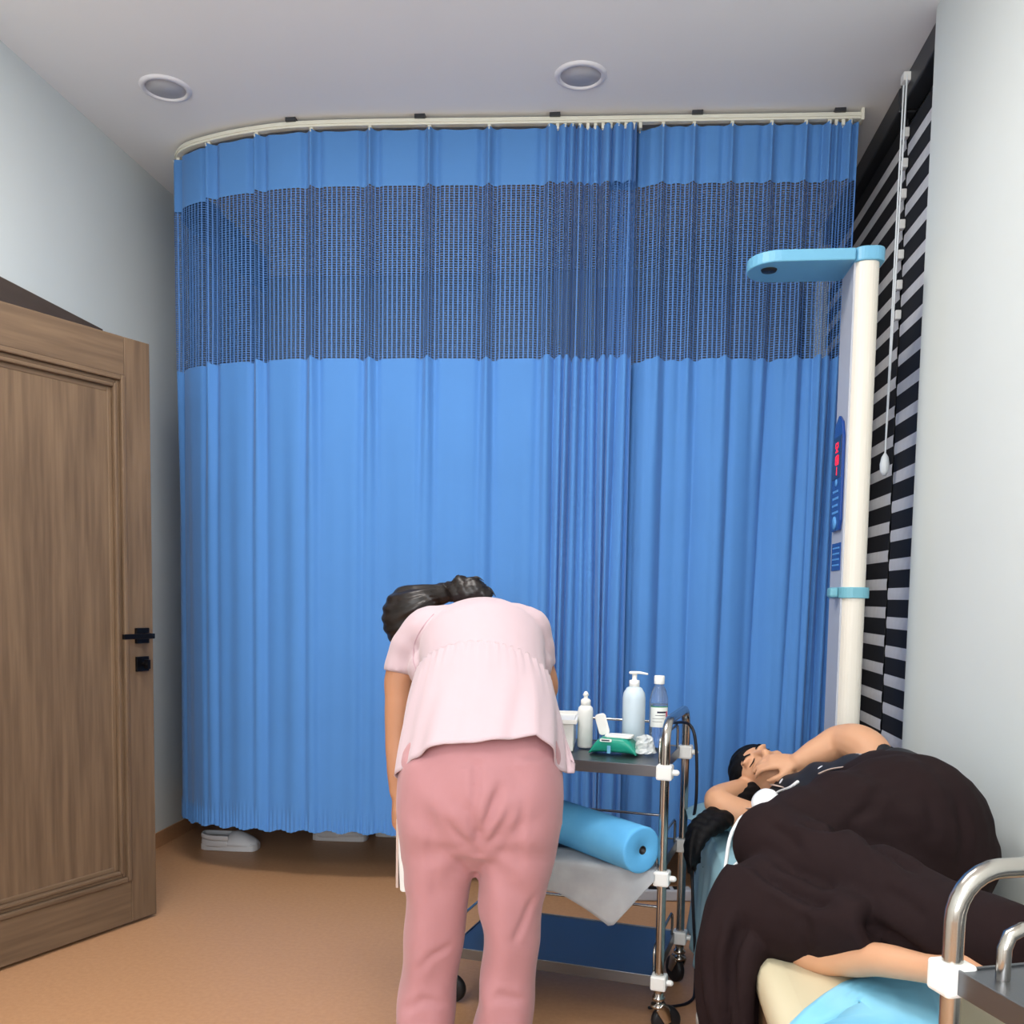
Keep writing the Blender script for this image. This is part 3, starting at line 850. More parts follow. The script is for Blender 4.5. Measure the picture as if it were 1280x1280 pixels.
# white basket at the left, mostly behind the woman
a = spot(706, 938)
t = root('white_basket', a + Vector((-.05, .05, 0)), 'white rectangular plastic basket between the woman and the squeeze bottle', 'basket')
cx, cy = a.x - .055, a.y + .09
def ringbox(x0, x1, y0, y1, z0, z1, th, fl):
    m = MB().box((x0, y0, z0), (x1, y1, z0 + th))
    b = fl
    for (p, q, r, s) in ((x0 - b, y0 - b, x1 + b, y0), (x0 - b, y1, x1 + b, y1 + b), (x0 - b, y0, x0, y1), (x1, y0, x1 + b, y1)):
        m.box((p, q, z0), (r, s, z1))
    return m
bk = put('body', ringbox(cx - .08, cx + .075, cy - .10, cy + .09, ZTR, ZTR + .085, .004, .004), 'white_pl', t, smooth=False, bevel=.002)
put('rim', ringbox(cx - .088, cx + .083, cy - .108, cy + .098, ZTR + .080, ZTR + .092, 0.001, .006), 'white_pl', t, smooth=False, bevel=.003)
# green pack of wipes with a flipped-up lid
c = spot(769, 944); g0 = c + Vector((.0, .045, 0))
t = root('wipes_pack', g0, 'green pack of wipes with its white lid flipped open', 'wipes pack', rz=TA, local=True)
pk = MB()
for u in np.linspace(-1, 1, 13): pass
rings = []
for u in np.linspace(-1, 1, 15):
    k = (1 - abs(u) ** 4)
    hh = .004 + .042 * k; wd = .045 - .006 * k
    rings.append([(u * .068, wd * math.copysign(abs(math.cos(a)) ** .6, math.cos(a)), .024 * k + .002 + hh * .5 * math.copysign(abs(math.sin(a)) ** .6, math.sin(a))) for a in np.linspace(0, 2 * math.pi, 21)])
pk.grid(rings)
put('pouch', pk, 'green', t)
put('lid_frame', MB().prism(rrect(-.028, .050, -.027, .027, .012), 2, .045, .0525), 'white_pl', t, smooth=False, bevel=.002)
lid = MB().prism(rrect(-.016, .016, 0, .062, .010), 1, -.003, .003)
lid.v = [tuple(Matrix.Rotation(R(-16), 3, 'Y') @ Vector((x, y, z)) + Vector((-.034, .012, .048))) for x, y, z in lid.v]
put('flip_lid', lid, 'white_pl', t, smooth=False, bevel=.002)
put('printed_badge', MB().prism(rrect(-.036, -.002, .0358, .0445, .003), 1, -.0435, -.0415), 'label', t, smooth=False)
put('badge_print', MB().box((-.031, -.0442, .0385), (-.008, -.0436, .0418)), 'ink', t, smooth=False)
put('seal_strip', MB().box((-.014, -.0452, .004), (-.004, -.0438, .026)), 'teal', t, smooth=False)
# crinkled clear film bag on the pack's end
c = spot(806, 946) + Vector((0.0, .035, 0))
bg = MB(); random.seed(3)
rings = []
for j, u in enumerate(np.linspace(0, 1, 9)):
    row = []
    for i in range(18):
        a = 2 * math.pi * i / 18
        rr = (1 + random.uniform(-.14, .14)) * (1 if 0 < j < 8 else .25)
        row.append((c.x + .032 * rr * math.cos(a) * (1 - .35 * u), c.y + .036 * rr * math.sin(a) * (1 - .3 * u), c.z + .001 + .056 * u + random.uniform(-.002, .002) * (0 < j)))
    row.append(row[0]); rings.append(row)
bg.grid(rings)
single('film_bag', bg, 'clearbag', 'crinkled clear plastic film bag tucked at the end of the green pack', 'bag', smooth=False)

# blue roll lying on the middle shelf with its loose end hanging
ZM2 = .4505
e0 = PY(803, 1075, 2.475); e0.z = ZM2 + .0635
e1 = PY(676, 1030, 2.84); e1.z = ZM2 + .0635
ax = (e1 - e0).normalized(); L = (e1 - e0).length
t = root('nonwoven_roll', (e0 + e1) / 2 - Vector((0, 0, .063)), 'sky blue roll of non-woven sheeting lying across the middle trolley shelf', 'roll')
put('roll_body', MB().lathe([(.010, .004), (.012, 0), (.055, .001), (.0612, .002), (.063, .005), (.0622, .02), (.063, .035), (.0624, .05), (.063, .07), (.0626, L * .6), (.062, L - .004), (.012, L)], e0, 40, axis=ax, cap=False), 'roll', t)
put('core', MB().lathe([(.0115, .06), (.0115, -.0005), (.0095, -.0005), (.0095, .06), (.001, .06)], e0, 20, axis=ax, cap=False), 'rubber', t)  # black colour stands in for the shade inside the hollow core
# loose sheet: over the shelf edge and down to a point
sh = []
edgeL, edgeR = tl(-.52, -.014, 0), tl(-.02, -.014, 0)
poly_top = [(-.50, .16, ZM2 + .003), (-.03, .16, ZM2 + .003)]
nx, nz = 26, 18
rows = []
for j in range(nz):
    v = j / (nz - 1)
    row = []
    for i in range(nx):
        u = i / (nx - 1)
        xl = -.40 + .385 * u
        # lower boundary of the hanging part: a tilted triangle with its tip near u=.72
        dep = .022 + (.145 * (u / .70) if u < .70 else .145 * (1 - (u - .70) / .30)) + (.06 * (1 - u / .3) if u < .3 else 0)
        if v < .3:
            k = v / .3; p = tl(xl, .12 * (1 - k) - .015 * k, ZM2 + .003)
        else:
            k = (v - .3) / .7
            p = tl(xl, -.016 - .010 * math.sin(u * 9) * k - .008 * k, ZM2 + .003 - dep * k)
        row.append(p)
    rows.append(row)
put('loose_sheet', MB().grid(rows), 'tissue', t, solid=.001)

# black cable looping down at the trolley's end
q = [tl(-.05, TD + .02, .80), tl(.02, TD * .75, .815), tl(.045, TD * .7, .76), tl(.05, TD * .72, .60), tl(.035, TD * .8, .48), tl(.05, TD * .7, .30), tl(.06, TD * .8, .05), tl(.05, TD * .6, .006), tl(-.05, TD * .4, .006)]
single('cable', MB().tube(q, .0045, n=8, sub=8), 'cable_b', 'black cable looping down at the end of the trolley', 'cable')
# power strip on the floor behind the trolley
c = PZ(822, 1124, 0)
t = root('power_strip', c, 'pale power strip lying on the floor behind the trolley', 'power strip', rz=R(8), local=True)
put('case', MB().box((-.11, -.03, .001), (.13, .03, .045)), 'stad_grey', t, smooth=False, bevel=.006)
for k in range(4):
    put('socket', MB().box((-.09 + k * .05, -.018, .045), (-.055 + k * .05, .018, .047)), 'rubber', t, smooth=False)
q = [c + Vector((.13, 0, .02)), c + Vector((.22, -.05, .006)), c + Vector((.30, .02, .006)), c + Vector((.36, .10, .006))]
single('cable', MB().tube(q, .005, n=8, sub=8), 'cable_b', 'black cable running along the floor from the power strip', 'cable')

# ------------------------------------------------------------------ examination bed
BX0, BX1, BY0, BY1, BZ = .276, .87, 1.34, 2.96, .492
t = root('examination_bed', ((BX0 + BX1) / 2, (BY0 + BY1) / 2, 0), 'examination bed with cream vinyl top along the white wall', 'bed')
mt = MB()
r = .035
prof = [(0, 0), (0, -.07)] 
rows = []
for (ins, z) in ((.012, BZ - .075), (.002, BZ - .068), (0, BZ - .05), (0, BZ - .03), (.006, BZ - .012), (.020, BZ - .002), (.045, BZ)):
    rows.append([(x, y, z) for x, y in rrect(BX0 + ins, BX1 - ins, BY0 + ins, BY1 - ins, .05, 5)])
rows = [rw + [rw[0]] for rw in rows]
mt.grid(rows); n0 = len(mt.v); mt.add(rows[-1][:-1], [tuple(range(len(rows[-1]) - 1))])
put('mattress', mt, 'vinyl', t)
put('side_rail', MB().box((BX0 + .01, BY0 + .02, BZ - .19), (BX0 + .035, BY1 - .02, BZ - .076)), 'bedwood', t, smooth=False, bevel=.003)
put('side_rail', MB().box((BX1 - .035, BY0 + .02, BZ - .19), (BX1 - .01, BY1 - .02, BZ - .076)), 'bedwood', t, smooth=False, bevel=.003)
put('end_rail', MB().box((BX0 + .036, BY0 + .02, BZ - .19), (BX1 - .036, BY0 + .045, BZ - .076)), 'bedwood', t, smooth=False, bevel=.003)
put('end_rail', MB().box((BX0 + .036, BY1 - .045, BZ - .19), (BX1 - .036, BY1 - .02, BZ - .076)), 'bedwood', t, smooth=False, bevel=.003)
for x, sx in ((BX0 + .03, -1), (BX1 - .03, 1)):
    for y in (BY0 + .1, BY1 - .38):
        lg = put('leg', MB().tube([(x, y, BZ - .1), (x + sx * .05 * (sx < 0), y, .03)], .015, n=14, cap='flat'), 'white_pl', t)
        put('foot', MB().lathe([(.021, .0), (.022, .03), (.018, .05)], (x + sx * .05 * (sx < 0), y, 0), 16), 'white_pl', lg)
# pale teal sheet over the far part, hanging at the side
def sheet_pt(u, v):
    y = 1.95 + u * (BY1 + .006 - 1.95)
    prof = [(.62, BZ + .004), (.42, BZ + .005), (BX0 + .03, BZ + .005), (BX0 + .004, BZ - .004), (BX0 - .010, BZ - .04), (BX0 - .016, BZ - .15), (BX0 - .022, .20), (BX0 - .026, .13)]
    q = v * (len(prof) - 1); i = min(int(q), len(prof) - 2); k = q - i
    x = prof[i][0] * (1 - k) + prof[i+1][0] * k; z = prof[i][1] * (1 - k) + prof[i+1][1] * k
    hang = max(0, v - .55)
    x -= hang * (.016 + .03 * math.sin(y * 17 + 1.2 * math.sin(y * 7)) ** 2)
    z += .002 * math.sin(y * 31 + x * 40)
    return (x, y, z)
sm = MB().grid([[sheet_pt(i / 50, j / 35) for i in range(51)] for j in range(36)])
single('bed_sheet', sm, 'sheet', 'pale teal sheet hanging over the side at the head of the bed', 'sheet', solid=.0015)
# pillow
pl = MB()
rows = []
for u in np.linspace(-1, 1, 17):
    k = max(0.0, 1 - abs(u) ** 3.5)
    rows.append([(.44 + u * .23, 2.82 + .125 * (.55 + .45 * k) * math.copysign(abs(math.cos(a)) ** .7, math.cos(a)), BZ + .047 + (.004 + .035 * k) * math.sin(a)) for a in np.linspace(0, 2 * math.pi, 25)])
pl.grid(rows)
single('pillow', pl, 'sheet', 'flat pale teal pillow under the head of the lying person', 'pillow')
# sky blue disposable pad on the cream top
pp = [(950, 1330), (985, 1282), (1005, 1262), (1030, 1243), (1052, 1229), (1075, 1220), (1110, 1218), (1140, 1224), (1172, 1230), (1210, 1330)]
top = [PZ(a, b, BZ + .0035) for a, b in pp]
cen = sum(top, Vector()) / len(top)
pd = MB(); rings = []
for k, s in enumerate(np.linspace(0.02, 1, 9)):
    row = [cen + (p - cen) * s + Vector((0, 0, .003 * math.sin(k * 2.2 + i * 1.7) * (s < 1))) for i, p in enumerate(top)]
    rings.append(row + [row[0]])
pd.grid(rings)
for i, (px_, py_) in enumerate([]): pass
single('disposable_pad', pd, 'pad', 'sky blue disposable pad on the cream bed top', 'pad', solid=.003)

# ------------------------------------------------------------------ people
def hand(mb, w_, d, back, curl=.5, thumb_side=1, s=1.0, spread=.06):
    w_ = Vector(w_); d = Vector(d).normalized(); back = Vector(back); back = (back - d * back.dot(d)).normalized()
    th = d.cross(back) * thumb_side
    mb.tube([w_ - d*.02*s, w_ + d*.02*s, w_ + d*.055*s, w_ + d*.088*s], [(.024*s, .018*s), (.033*s, .016*s), (.039*s, .015*s), (.037*s, .012*s)], n=14, up=back)
    for off, ln, k in ((.029, .072, 0), (.010, .080, 1), (-.010, .075, 2), (-.028, .058, 3)):
        p = w_ + d*(.084 - .006*abs(off-.01)/.03)*s + th*off*s
        dr = (d + th * (off / .03) * spread).normalized()
        pts = [p - dr*.015*s, p]; a = 0
        for q, f in enumerate((.46, .30, .24)):
            a += curl * (.55 + .35*q)
            p = p + (dr*math.cos(a) - back*math.sin(a)) * ln * f * s
            pts.append(p)
        mb.tube(pts, [.0092*s, .0095*s, .0088*s, .008*s, .0068*s], n=10, sub=3)
    p = w_ + d*.022*s + th*.024*s
    q1 = p + (d*.6 + th*.62 - back*.25).normalized()*.038*s
    q2 = q1 + (d*.85 + th*.25 - back*.35).normalized()*.030*s
    q3 = q2 + (d*.9 - back*.4).normalized()*.022*s
    mb.tube([p, q1, q2, q3], [.014*s, .0115*s, .010*s, .0075*s], n=10, sub=3)
def head(mb, c, up, fwd, s=1.0):
    c = Vector(c); U = Vector(up).normalized(); F = Vector(fwd); F = (F - U*F.dot(U)).normalized(); X = F.cross(U)
    P = lambda x, f, u: c + (X*x + F*f + U*u) * s
    mb.ell(P(0, -.012, .028), (.074*s, .094*s, .084*s), F, U)
    mb.ell(P(0, .022, -.035), (.060*s, .066*s, .080*s), F, U)
    mb.ell(P(0, .050, -.088), (.026*s, .026*s, .022*s), F, U)
    mb.tube([P(0, .083, .012), P(0, .094, -.012), P(0, .104, -.032), P(0, .090, -.040)], [.008*s, .009*s, .0125*s, .009*s], n=10, sub=3)
    for sg in (-1, 1):
        mb.ell(P(sg*.074, -.006, -.010), (.008*s, .018*s, .030*s), F, U)
        mb.ell(P(sg*.014, .090, -.037), (.008*s, .009*s, .007*s), F, U)
        mb.ell(P(sg*.030, .072, .022), (.024*s, .012*s, .008*s), F, U)
        mb.ell(P(sg*.036, .058, -.030), (.020*s, .018*s, .018*s), F, U)
    mb.tube([P(-.022, .074, -.062), P(-.008, .084, -.059), P(.008, .084, -.059), P(.022, .074, -.062)], [.004*s, .0062*s, .0062*s, .004*s], n=8, sub=3)
    mb.tube([P(-.020, .073, -.066), P(0, .082, -.070), P(.020, .073, -.066)], [.004*s, .0072*s, .004*s], n=8, sub=3)
    return P

# ---- the woman bending over the trolley
NY = 1.97
base = PY(600, 1300, NY); base.z = 0
nurse = root('person', base, 'person in pale pink tunic and rose trousers bending forward over the trolley', 'person')
def ring(py, xl, xr, Y, ry):
    a, b = PY(xl, py, Y), PY(xr, py, Y)
    return (a + b) / 2, ((b - a).length / 2, ry)
def rings_tube(mb, lst, cap='flat', n=28, sub=5):
    rs = [ring(*q) for q in lst]
    mb.tube([r[0] for r in rs], [r[1] for r in rs], n=n, up=(0, 1, 0), sub=sub, cap=cap)
tr = MB()
rings_tube(tr, [(895, 532, 672, 2.08, .070), (925, 510, 693, 2.03, .105), (955, 499, 703, 1.985, .130), (990, 497, 705, 1.97, .130), (1025, 500, 703, 1.98, .115), (1042, 510, 692, 1.985, .106), (1060, 572, 626, 1.990, .085), (1080, 590, 608, 1.992, .055)])
rings_tube(tr, [(950, 503, 598, 1.985, .118), (1000, 497, 597, 1.975, .112), (1060, 501, 597, 1.985, .098), (1078, 503, 595, 1.987, .094), (1098, 505, 588, 1.988, .09), (1130, 508, 583, 1.99, .086), (1200, 502, 574, 2.0, .082), (1250, 498, 567, 2.0, .082), (1280, 497, 565, 2.0, .085), (1345, 494, 568, 2.0, .09), (1392, 492, 570, 2.0, .095)], n=24)
rings_tube(tr, [(950, 604, 700, 1.985, .118), (1000, 602, 705, 1.975, .112), (1060, 598, 697, 1.985, .098), (1078, 599, 692, 1.987, .094), (1098, 599, 685, 1.988, .09), (1130, 597, 677, 1.99, .086), (1165, 603, 674, 1.995, .084), (1200, 602, 671, 2.0, .082), (1250, 597, 666, 2.0, .082), (1280, 592, 664, 2.0, .085), (1345, 588, 664, 2.0, .09), (1392, 586, 666, 2.0, .095)], n=24)
me = remesh(tr, .0075, 5)
cr = PY(599, 1050, 1.9)
def wr(p, n):
    x, y, z = p[:,0] - cr.x, p[:,1], p[:,2] - cr.z
    r = np.hypot(x, z); ph = np.arctan2(x, np.abs(z) + .02)
    back = np.clip(-n[:,1], 0, 1)
    ph2 = np.arctan2(np.abs(x), z)
    d = back * .003 * np.sin(ph2 * 9 + .6) * np.exp(-((r - .12) / .07) ** 2) * (z < .16)
    d += .0035 * np.sin(z * 34 + x * 26 + 1.3 * np.sin(x * 30)) * np.clip((-.15 - z) / .2, 0, 1)
    d += .003 * np.sin(x * 75 + 2 * np.sin(z * 9)) * np.clip((.05 - z) / .25, 0, 1)
    d -= back * .007 * np.exp(-(x / .009) ** 2) * (z > -.03) * (z < .17)
    return d
displace(me, wr)
grooves(me, [([(600, 1052), (607, 1030), (616, 1005), (626, 985)], .008), ([(598, 1048), (590, 1025), (582, 1003)], .007), ([(606, 1062), (625, 1035), (640, 1012)], .005),
             ([(588, 1062), (570, 1040), (556, 1022)], .004), ([(640, 1180), (655, 1150), (668, 1120)], .004), ([(520, 1215), (540, 1195), (565, 1180)], .004),
             ([(505, 1262), (530, 1250), (556, 1255)], .005), ([(600, 1258), (625, 1245), (655, 1250)], .005), ([(655, 1000), (648, 1040), (650, 1090)], .003), ([(540, 1010), (538, 1060), (545, 1120)], .003)], .008)
trousers = put('trousers', me, 'pink_tr', nurse)
# tunic: yoke and sleeves
cx = lambda px, Y, z: PY(px, 900, Y).x
tn = MB()
spine = [(604, 2.04, .855, .165, .10), (604, 2.12, .915, .158, .108), (605, 2.25, .992, .150, .112), (602, 2.36, 1.053, .158, .112), (598, 2.445, 1.088, .140, .088)]
def spt(q): return Vector((PY(q[0], 830, q[1]).x, q[1], q[2]))
BN = Vector((0, -.55, .83))
tn.tube([spt(q) for q in spine], [(q[3], q[4]) for q in spine], n=32, up=BN, sub=6)
lsh, rsh = PY(540, 789, 2.42), PY(658, 787, 2.43)
tn.tube([PY(575, 800, 2.42), lsh, PY(515, 808, 2.42), PY(504, 826, 2.415), PY(500, 842, 2.41)], [(.07, .085), (.068, .075), (.055, .062), (.045, .050), (.044, .050)], n=20, up=(0, 1, 0), cap='flat')
tn.tube([PY(630, 800, 2.42), rsh, PY(672, 808, 2.43), PY(677, 824, 2.43), PY(679, 834, 2.43)], [(.07, .085), (.062, .075), (.044, .060), (.036, .050), (.034, .048)], n=20, up=(0, 1, 0), cap='flat')
tn.ell(PY(558, 791, 2.42), (.075, .075, .074)); tn.ell(PY(643, 789, 2.42), (.07, .075, .074))
tn.ell(PY(527, 836, 2.36), (.035, .05, .045)); tn.ell(PY(676, 832, 2.38), (.03, .05, .04))
me = remesh(tn, .0075, 5)
tunic = put('tunic', me, 'pink_top', nurse)
# tunic back below the yoke: gathered and flaring to a hem with two dropped side points
ucol = 150; vrow = 40
hem_u = [-1.02, -.96, -.74, -.30, .28, .70, .86, .97, 1.02]
hem_py = [978, 972, 949, 929, 926, 918, 938, 963, 968]
s1 = Vector((PY(604, 830, 2.235).x, 2.235, .972)); s2 = spt(spine[1]) + Vector((0, -.01, -.01)); s3 = Vector((PY(602, 950, 1.985).x, 1.985, .865))
rows = []
for j in range(vrow):
    v = j / (vrow - 1)
    row = []
    for i in range(ucol + 1):
        a = 2 * math.pi * i / ucol
        ca, sa = math.cos(a), math.sin(a)
        p1 = s1 + Vector((1, 0, 0)) * (.161 * ca) + BN * (.121 * -sa if sa < 0 else .10 * -sa)
        p2 = s2 + Vector((1, 0, 0)) * (.184 * ca) + Vector((0, -.5, .86)) * (.122 * -sa)
        u = ca
        if sa < .12:
            pz = PY(602 + 106 * u, float(np.interp(u, hem_u, hem_py)), 1.985 + .145 * sa).z
        else: pz = .82 + .03 * sa
        p3 = Vector((s3.x + .181 * ca + (.012 if ca > .8 and sa > 0 else 0), s3.y + .148 * sa, pz))
        p = p1 * ((1 - v) * (1 - 2 * v) if False else (1 - v) ** 2) + p2 * (2 * v * (1 - v)) + p3 * v ** 2
        g = .0045 * math.sin(a * 46 + 2 * math.sin(a * 5)) * math.exp(-v * 6) + .006 * math.sin(a * 9 + 1) * v * v + .003 * math.sin(a * 17 + v * 5) * v
        p = p + Vector((ca, sa * .6, -sa * .5)) * g
        row.append(p)
    rows.append(row)
sk = put('tunic_back', MB().grid(rows), 'pink_top', tunic, solid=.003)
tree = bvh(tunic.data)
# seams, laid on the cloth
def seam(pts, parent, trees, r=.0016, mt='seam'):
    q = [cast(trees, a - 0, b, .0004) + OFF[parent.name] * 0 for a, b in pts]
    return q
def bvh_world(o):
    f = OFF[o.name]
    return BVHTree.FromPolygons([v.co + f for v in o.data.vertices], [tuple(p.vertices) for p in o.data.polygons])
tw = bvh_world(tunic)
put('armhole_seam', MB().tube([cast(tw, a, b, .0003) for a, b in ((542, 768), (530, 782), (521, 797), (517, 812), (517, 826), (521, 838))], .0016, n=6), 'seam', tunic)
# skin body: one continuous figure under the clothes
bd = MB()
sp = [spt(q) for q in spine]
bd.tube([PY(602, 990, 1.99), sp[0], sp[2], sp[4]], [(.13, .085), (.12, .075), (.12, .08), (.11, .06)], n=20, up=BN)
neck0 = sp[4] + Vector((0, .02, -.005)); hc = PY(527, 781, 2.575)
bd.tube([neck0, (neck0 + hc) / 2 + Vector((.01, 0, -.005)), hc], [.06, .052, .055], n=16)
hup = Vector((-.72, .55, -.10)); hf = Vector((-.30, .45, -.84))
head(bd, hc, hup, hf, .95)
lel, lwr = PY(497, 925, 2.40), PY(498, 990, 2.385)
bd.tube([lsh, PY(503, 838, 2.415), PY(499, 878, 2.41), lel, PY(498, 958, 2.39), lwr], [.05, .041, .038, .033, .031, .024], n=16)
hand(bd, lwr, (-.08, .05, -1), (-1, -.2, 0), .75, thumb_side=1, s=.95)
relb, rwr = PY(683, 862, 2.46), PY(655, 896, 2.60)
bd.tube([rsh, PY(676, 836, 2.44), relb, PY(668, 882, 2.54), rwr], [.05, .036, .031, .028, .022], n=16)
hand(bd, rwr, (-.5, .8, -.15), (.1, 0, 1), .35, thumb_side=-1, s=.92)
for (a, b, c_) in (((548, 980, 1.99), (545, 1130, 1.99), (533, 1385, 2.0)), ((652, 980, 1.99), (636, 1130, 1.99), (626, 1385, 2.0))):
    A, B, C_ = PY(*a), PY(*b), PY(*c_); C_.z = .07
    bd.tube([A, (A + B) / 2, B, (B + C_) / 2, C_], [.075, .065, .05, .046, .034], n=14)
    bd.tube([C_, C_ + Vector((0, .06, -.03)), C_ + Vector((0, .16, -.045))], [(.034, .034), (.036, .026), (.034, .016)], n=12, up=(0, 0, 1))
body = put('body', remesh(bd, .0055, 3), 'skin', nurse)
# hair: smooth cap gathered to a clipped bun
hr = MB()
HU = hup.normalized(); HF = (hf - HU * hf.dot(HU)).normalized()
hr.ell(hc + HU * .030 - HF * .018, (.083, .098, .092), HF, HU)
hr.ell(hc + HU * .0 - HF * .045, (.074, .066, .075), HF, HU)
bun = PY(586, 739, 2.50)
hr.tube([hc - HF * .07 + HU * .02, (hc - HF * .085 + bun) / 2, bun], [.048, .028, .030], n=14)
hr.ell(bun, (.058, .040, .036))
hr.ell(bun + Vector((.034, 0, -.008)), (.034, .032, .024)); hr.ell(bun + Vector((-.016, .0, .014)), (.036, .032, .028))
me = remesh(hr, .006, 4)
def strands(p, n):
    c = np.array(bun); q = p - c; r = np.linalg.norm(q, axis=1)
    an = np.arctan2(q[:,2], q[:,0] + q[:,1] * .5)
    return .0022 * np.sin(an * 46 + 3 * np.sin(r * 20)) + .004 * np.sin(p[:,0] * 150 + p[:,2] * 90) * np.exp(-(r / .07) ** 2)
displace(me, strands)
hair = put('hair', me, 'hair', nurse)
put('hair_wisps', MB().tube([bun + Vector((.03, 0, .01)), bun + Vector((.055, 0, .008)), bun + Vector((.072, 0, -.012))], [.006, .004, .001], n=6).tube([bun + Vector((-.05, 0, .005)), bun + Vector((-.065, 0, .012)), bun + Vector((-.072, 0, .022))], [.004, .002, .0006], n=6).tube([bun + Vector((0, 0, .03)), bun + Vector((.02, 0, .038)), bun + Vector((.04, 0, .028))], [.004, .003, .001], n=6), 'hair', hair)
for px_ in (531, 625):
    C_ = PY(px_, 1395, 2.0); C_.z = 0
    s_ = MB().tube([C_ + Vector((0, -.06, .038)), C_ + Vector((0, 0, .042)), C_ + Vector((0, .10, .036)), C_ + Vector((0, .19, .028))], [(.032, .036), (.037, .040), (.045, .034), (.038, .024)], n=16, up=(0, 0, 1))
    s_.v = [(x, y, max(z, .001)) for x, y, z in s_.v]
    put('shoe', s_, 'clog', nurse)
# white folder hanging from her left hand, behind the trouser leg
fo = PY(515, 1062, 2.36)
fb = MB().prism(rrect(-.035, .06, -.11, .085, .008), 1, -.008, .008)
fb.v = [tuple(Matrix.Rotation(R(-3), 3, 'Y') @ Vector(v) + fo) for v in fb.v]
t = root('document_folder', fo - Vector((0, 0, .11)), 'white folder held low in the hand of the bending woman', 'folder')
put('cover', fb, 'white_pl', t, smooth=False, bevel=.002)
put('spine', MB().box((fo.x - .040, fo.y - .0095, fo.z - .10), (fo.x - .034, fo.y + .0095, fo.z + .08)), 'strap', t, smooth=False)

# ---- the person lying on the bed
base = Vector((.62, 2.2, BZ))
pat = root('person', base, 'person in dark brown wide trousers and black dotted blouse lying curled on the bed', 'person')
tq = MB()
def tp(lst, rad, **k):
    tq.tube([PY(*q) for q in lst], rad, n=24, **k)
# pelvis and buttocks
hipc = PY(1138, 1042, 2.24)
tq.ell(hipc, (.178, .19, .185), (.15, 1, 0), (0, 0, 1))
tq.ell(PY(1160, 1070, 2.22), (.15, .16, .15))
tp([(1110, 1010, 2.40), (1130, 1030, 2.28)], [(.15), (.17)], up=(0, 0, 1))
# upper leg
tp([(1128, 1038, 2.22), (1060, 1045, 2.17), (1010, 1050, 2.12), (972, 1056, 2.07)], [.178, .150, .118, .096], sub=5)
tp([(972, 1056, 2.07), (1010, 1078, 1.98), (1085, 1106, 1.84), (1165, 1150, 1.68), (1225, 1170, 1.58), (1262, 1178, 1.52)], [.096, .088, .082, .078, .074, .066], sub=5)
# lower leg on the bed
tp([(1135, 1085, 2.18), (1050, 1105, 2.06), (985, 1122, 1.97), (948, 1135, 1.92)], [.13, .115, .105, .095], sub=5)
tp([(948, 1135, 1.92), (990, 1150, 1.85), (1045, 1160, 1.765), (1092, 1158, 1.69)], [(.095), (.085), (.066), (.050)], sub=5, cap='flat')
# wide trouser leg falling over the bed edge
tp([(942, 1118, 1.94), (922, 1140, 1.92), (908, 1180, 1.90), (905, 1230, 1.885), (912, 1290, 1.875), (916, 1330, 1.87)], [(.080, .085), (.068, .085), (.056, .085), (.050, .085), (.044, .08), (.040, .075)], up=(.25, 1, 0), sub=5, cap='flat')
tp([(960, 1150, 1.88), (940, 1190, 1.84), (932, 1240, 1.82), (934, 1310, 1.81)], [(.06, .05), (.032, .05), (.022, .05), (.018, .045)], up=(.25, 1, 0), sub=5, cap='flat')
tq.ell(PY(1070, 1148, 1.76), (.07, .07, .06))
me = remesh(tq, .0068, 3)
kn = np.array(PY(960, 1060, 2.05)); hp = np.array(hipc)
def wp(p, n):
    ax_ = hp - kn; L_ = np.linalg.norm(ax_); ax_ = ax_ / L_
    t_ = (p - kn) @ ax_
    q = p[:,2]
    d = .0045 * np.sin(t_ * 42 + q * 30 + 1.5 * np.sin(q * 17)) * np.exp(-((t_ - L_ * .55) / (L_ * .3)) ** 2)
    d += .0016 * np.sin(p[:,0] * 38 + p[:,1] * 31 + 2 * np.sin(q * 12))
    hang = np.clip((.50 - q) / .15, 0, 1) * (p[:,0] < .36)
    d += hang * .012 * np.sin(p[:,1] * 75 + p[:,0] * 30 + .8 * np.sin(q * 11))
    return d
displace(me, wp)
grooves(me, [([(930, 1078), (975, 1104), (1021, 1127), (1090, 1160), (1150, 1190)], .016), ([(1003, 1026), (1020, 1033), (1040, 1037), (1062, 1034)], .012),
             ([(1068, 1040), (1095, 1056), (1118, 1070), (1150, 1092)], .012), ([(1100, 985), (1085, 1010), (1060, 1030)], .007), ([(1160, 1000), (1165, 1040), (1158, 1085)], .006),
             ([(1195, 1000), (1205, 1040), (1200, 1080)], .006), ([(1010, 1140), (1008, 1170), (1006, 1195)], .006), ([(925, 1150), (915, 1200), (918, 1270)], .010), ([(900, 1150), (888, 1200), (895, 1270)], .008),
             ([(960, 1030), (985, 1045), (1000, 1065)], .006), ([(1100, 1110), (1130, 1125), (1160, 1150)], .005)], .011)
ptr = put('trousers', me, 'brown', pat)
# blouse
bl = MB()
bl.tube([PY(1125, 1018, 2.36), PY(1082, 1014, 2.48), PY(1040, 1012, 2.60), PY(1000, 1012, 2.70)], [.160, .148, .132, .105], n=24)
bl.tube([PY(1090, 985, 2.58), PY(1098, 958, 2.60), PY(1094, 946, 2.62)], [.07, .052, .046], n=16)
bl.tube([PY(980, 1030, 2.66), PY(955, 1025, 2.66), PY(938, 1022, 2.68)], [.07, .055, .048], n=16)
me = remesh(bl, .008, 5)
displace(me, lambda p, n: .004 * np.sin(p[:,0] * 50 + p[:,2] * 60))
blouse = put('blouse', me, 'blouse', pat)
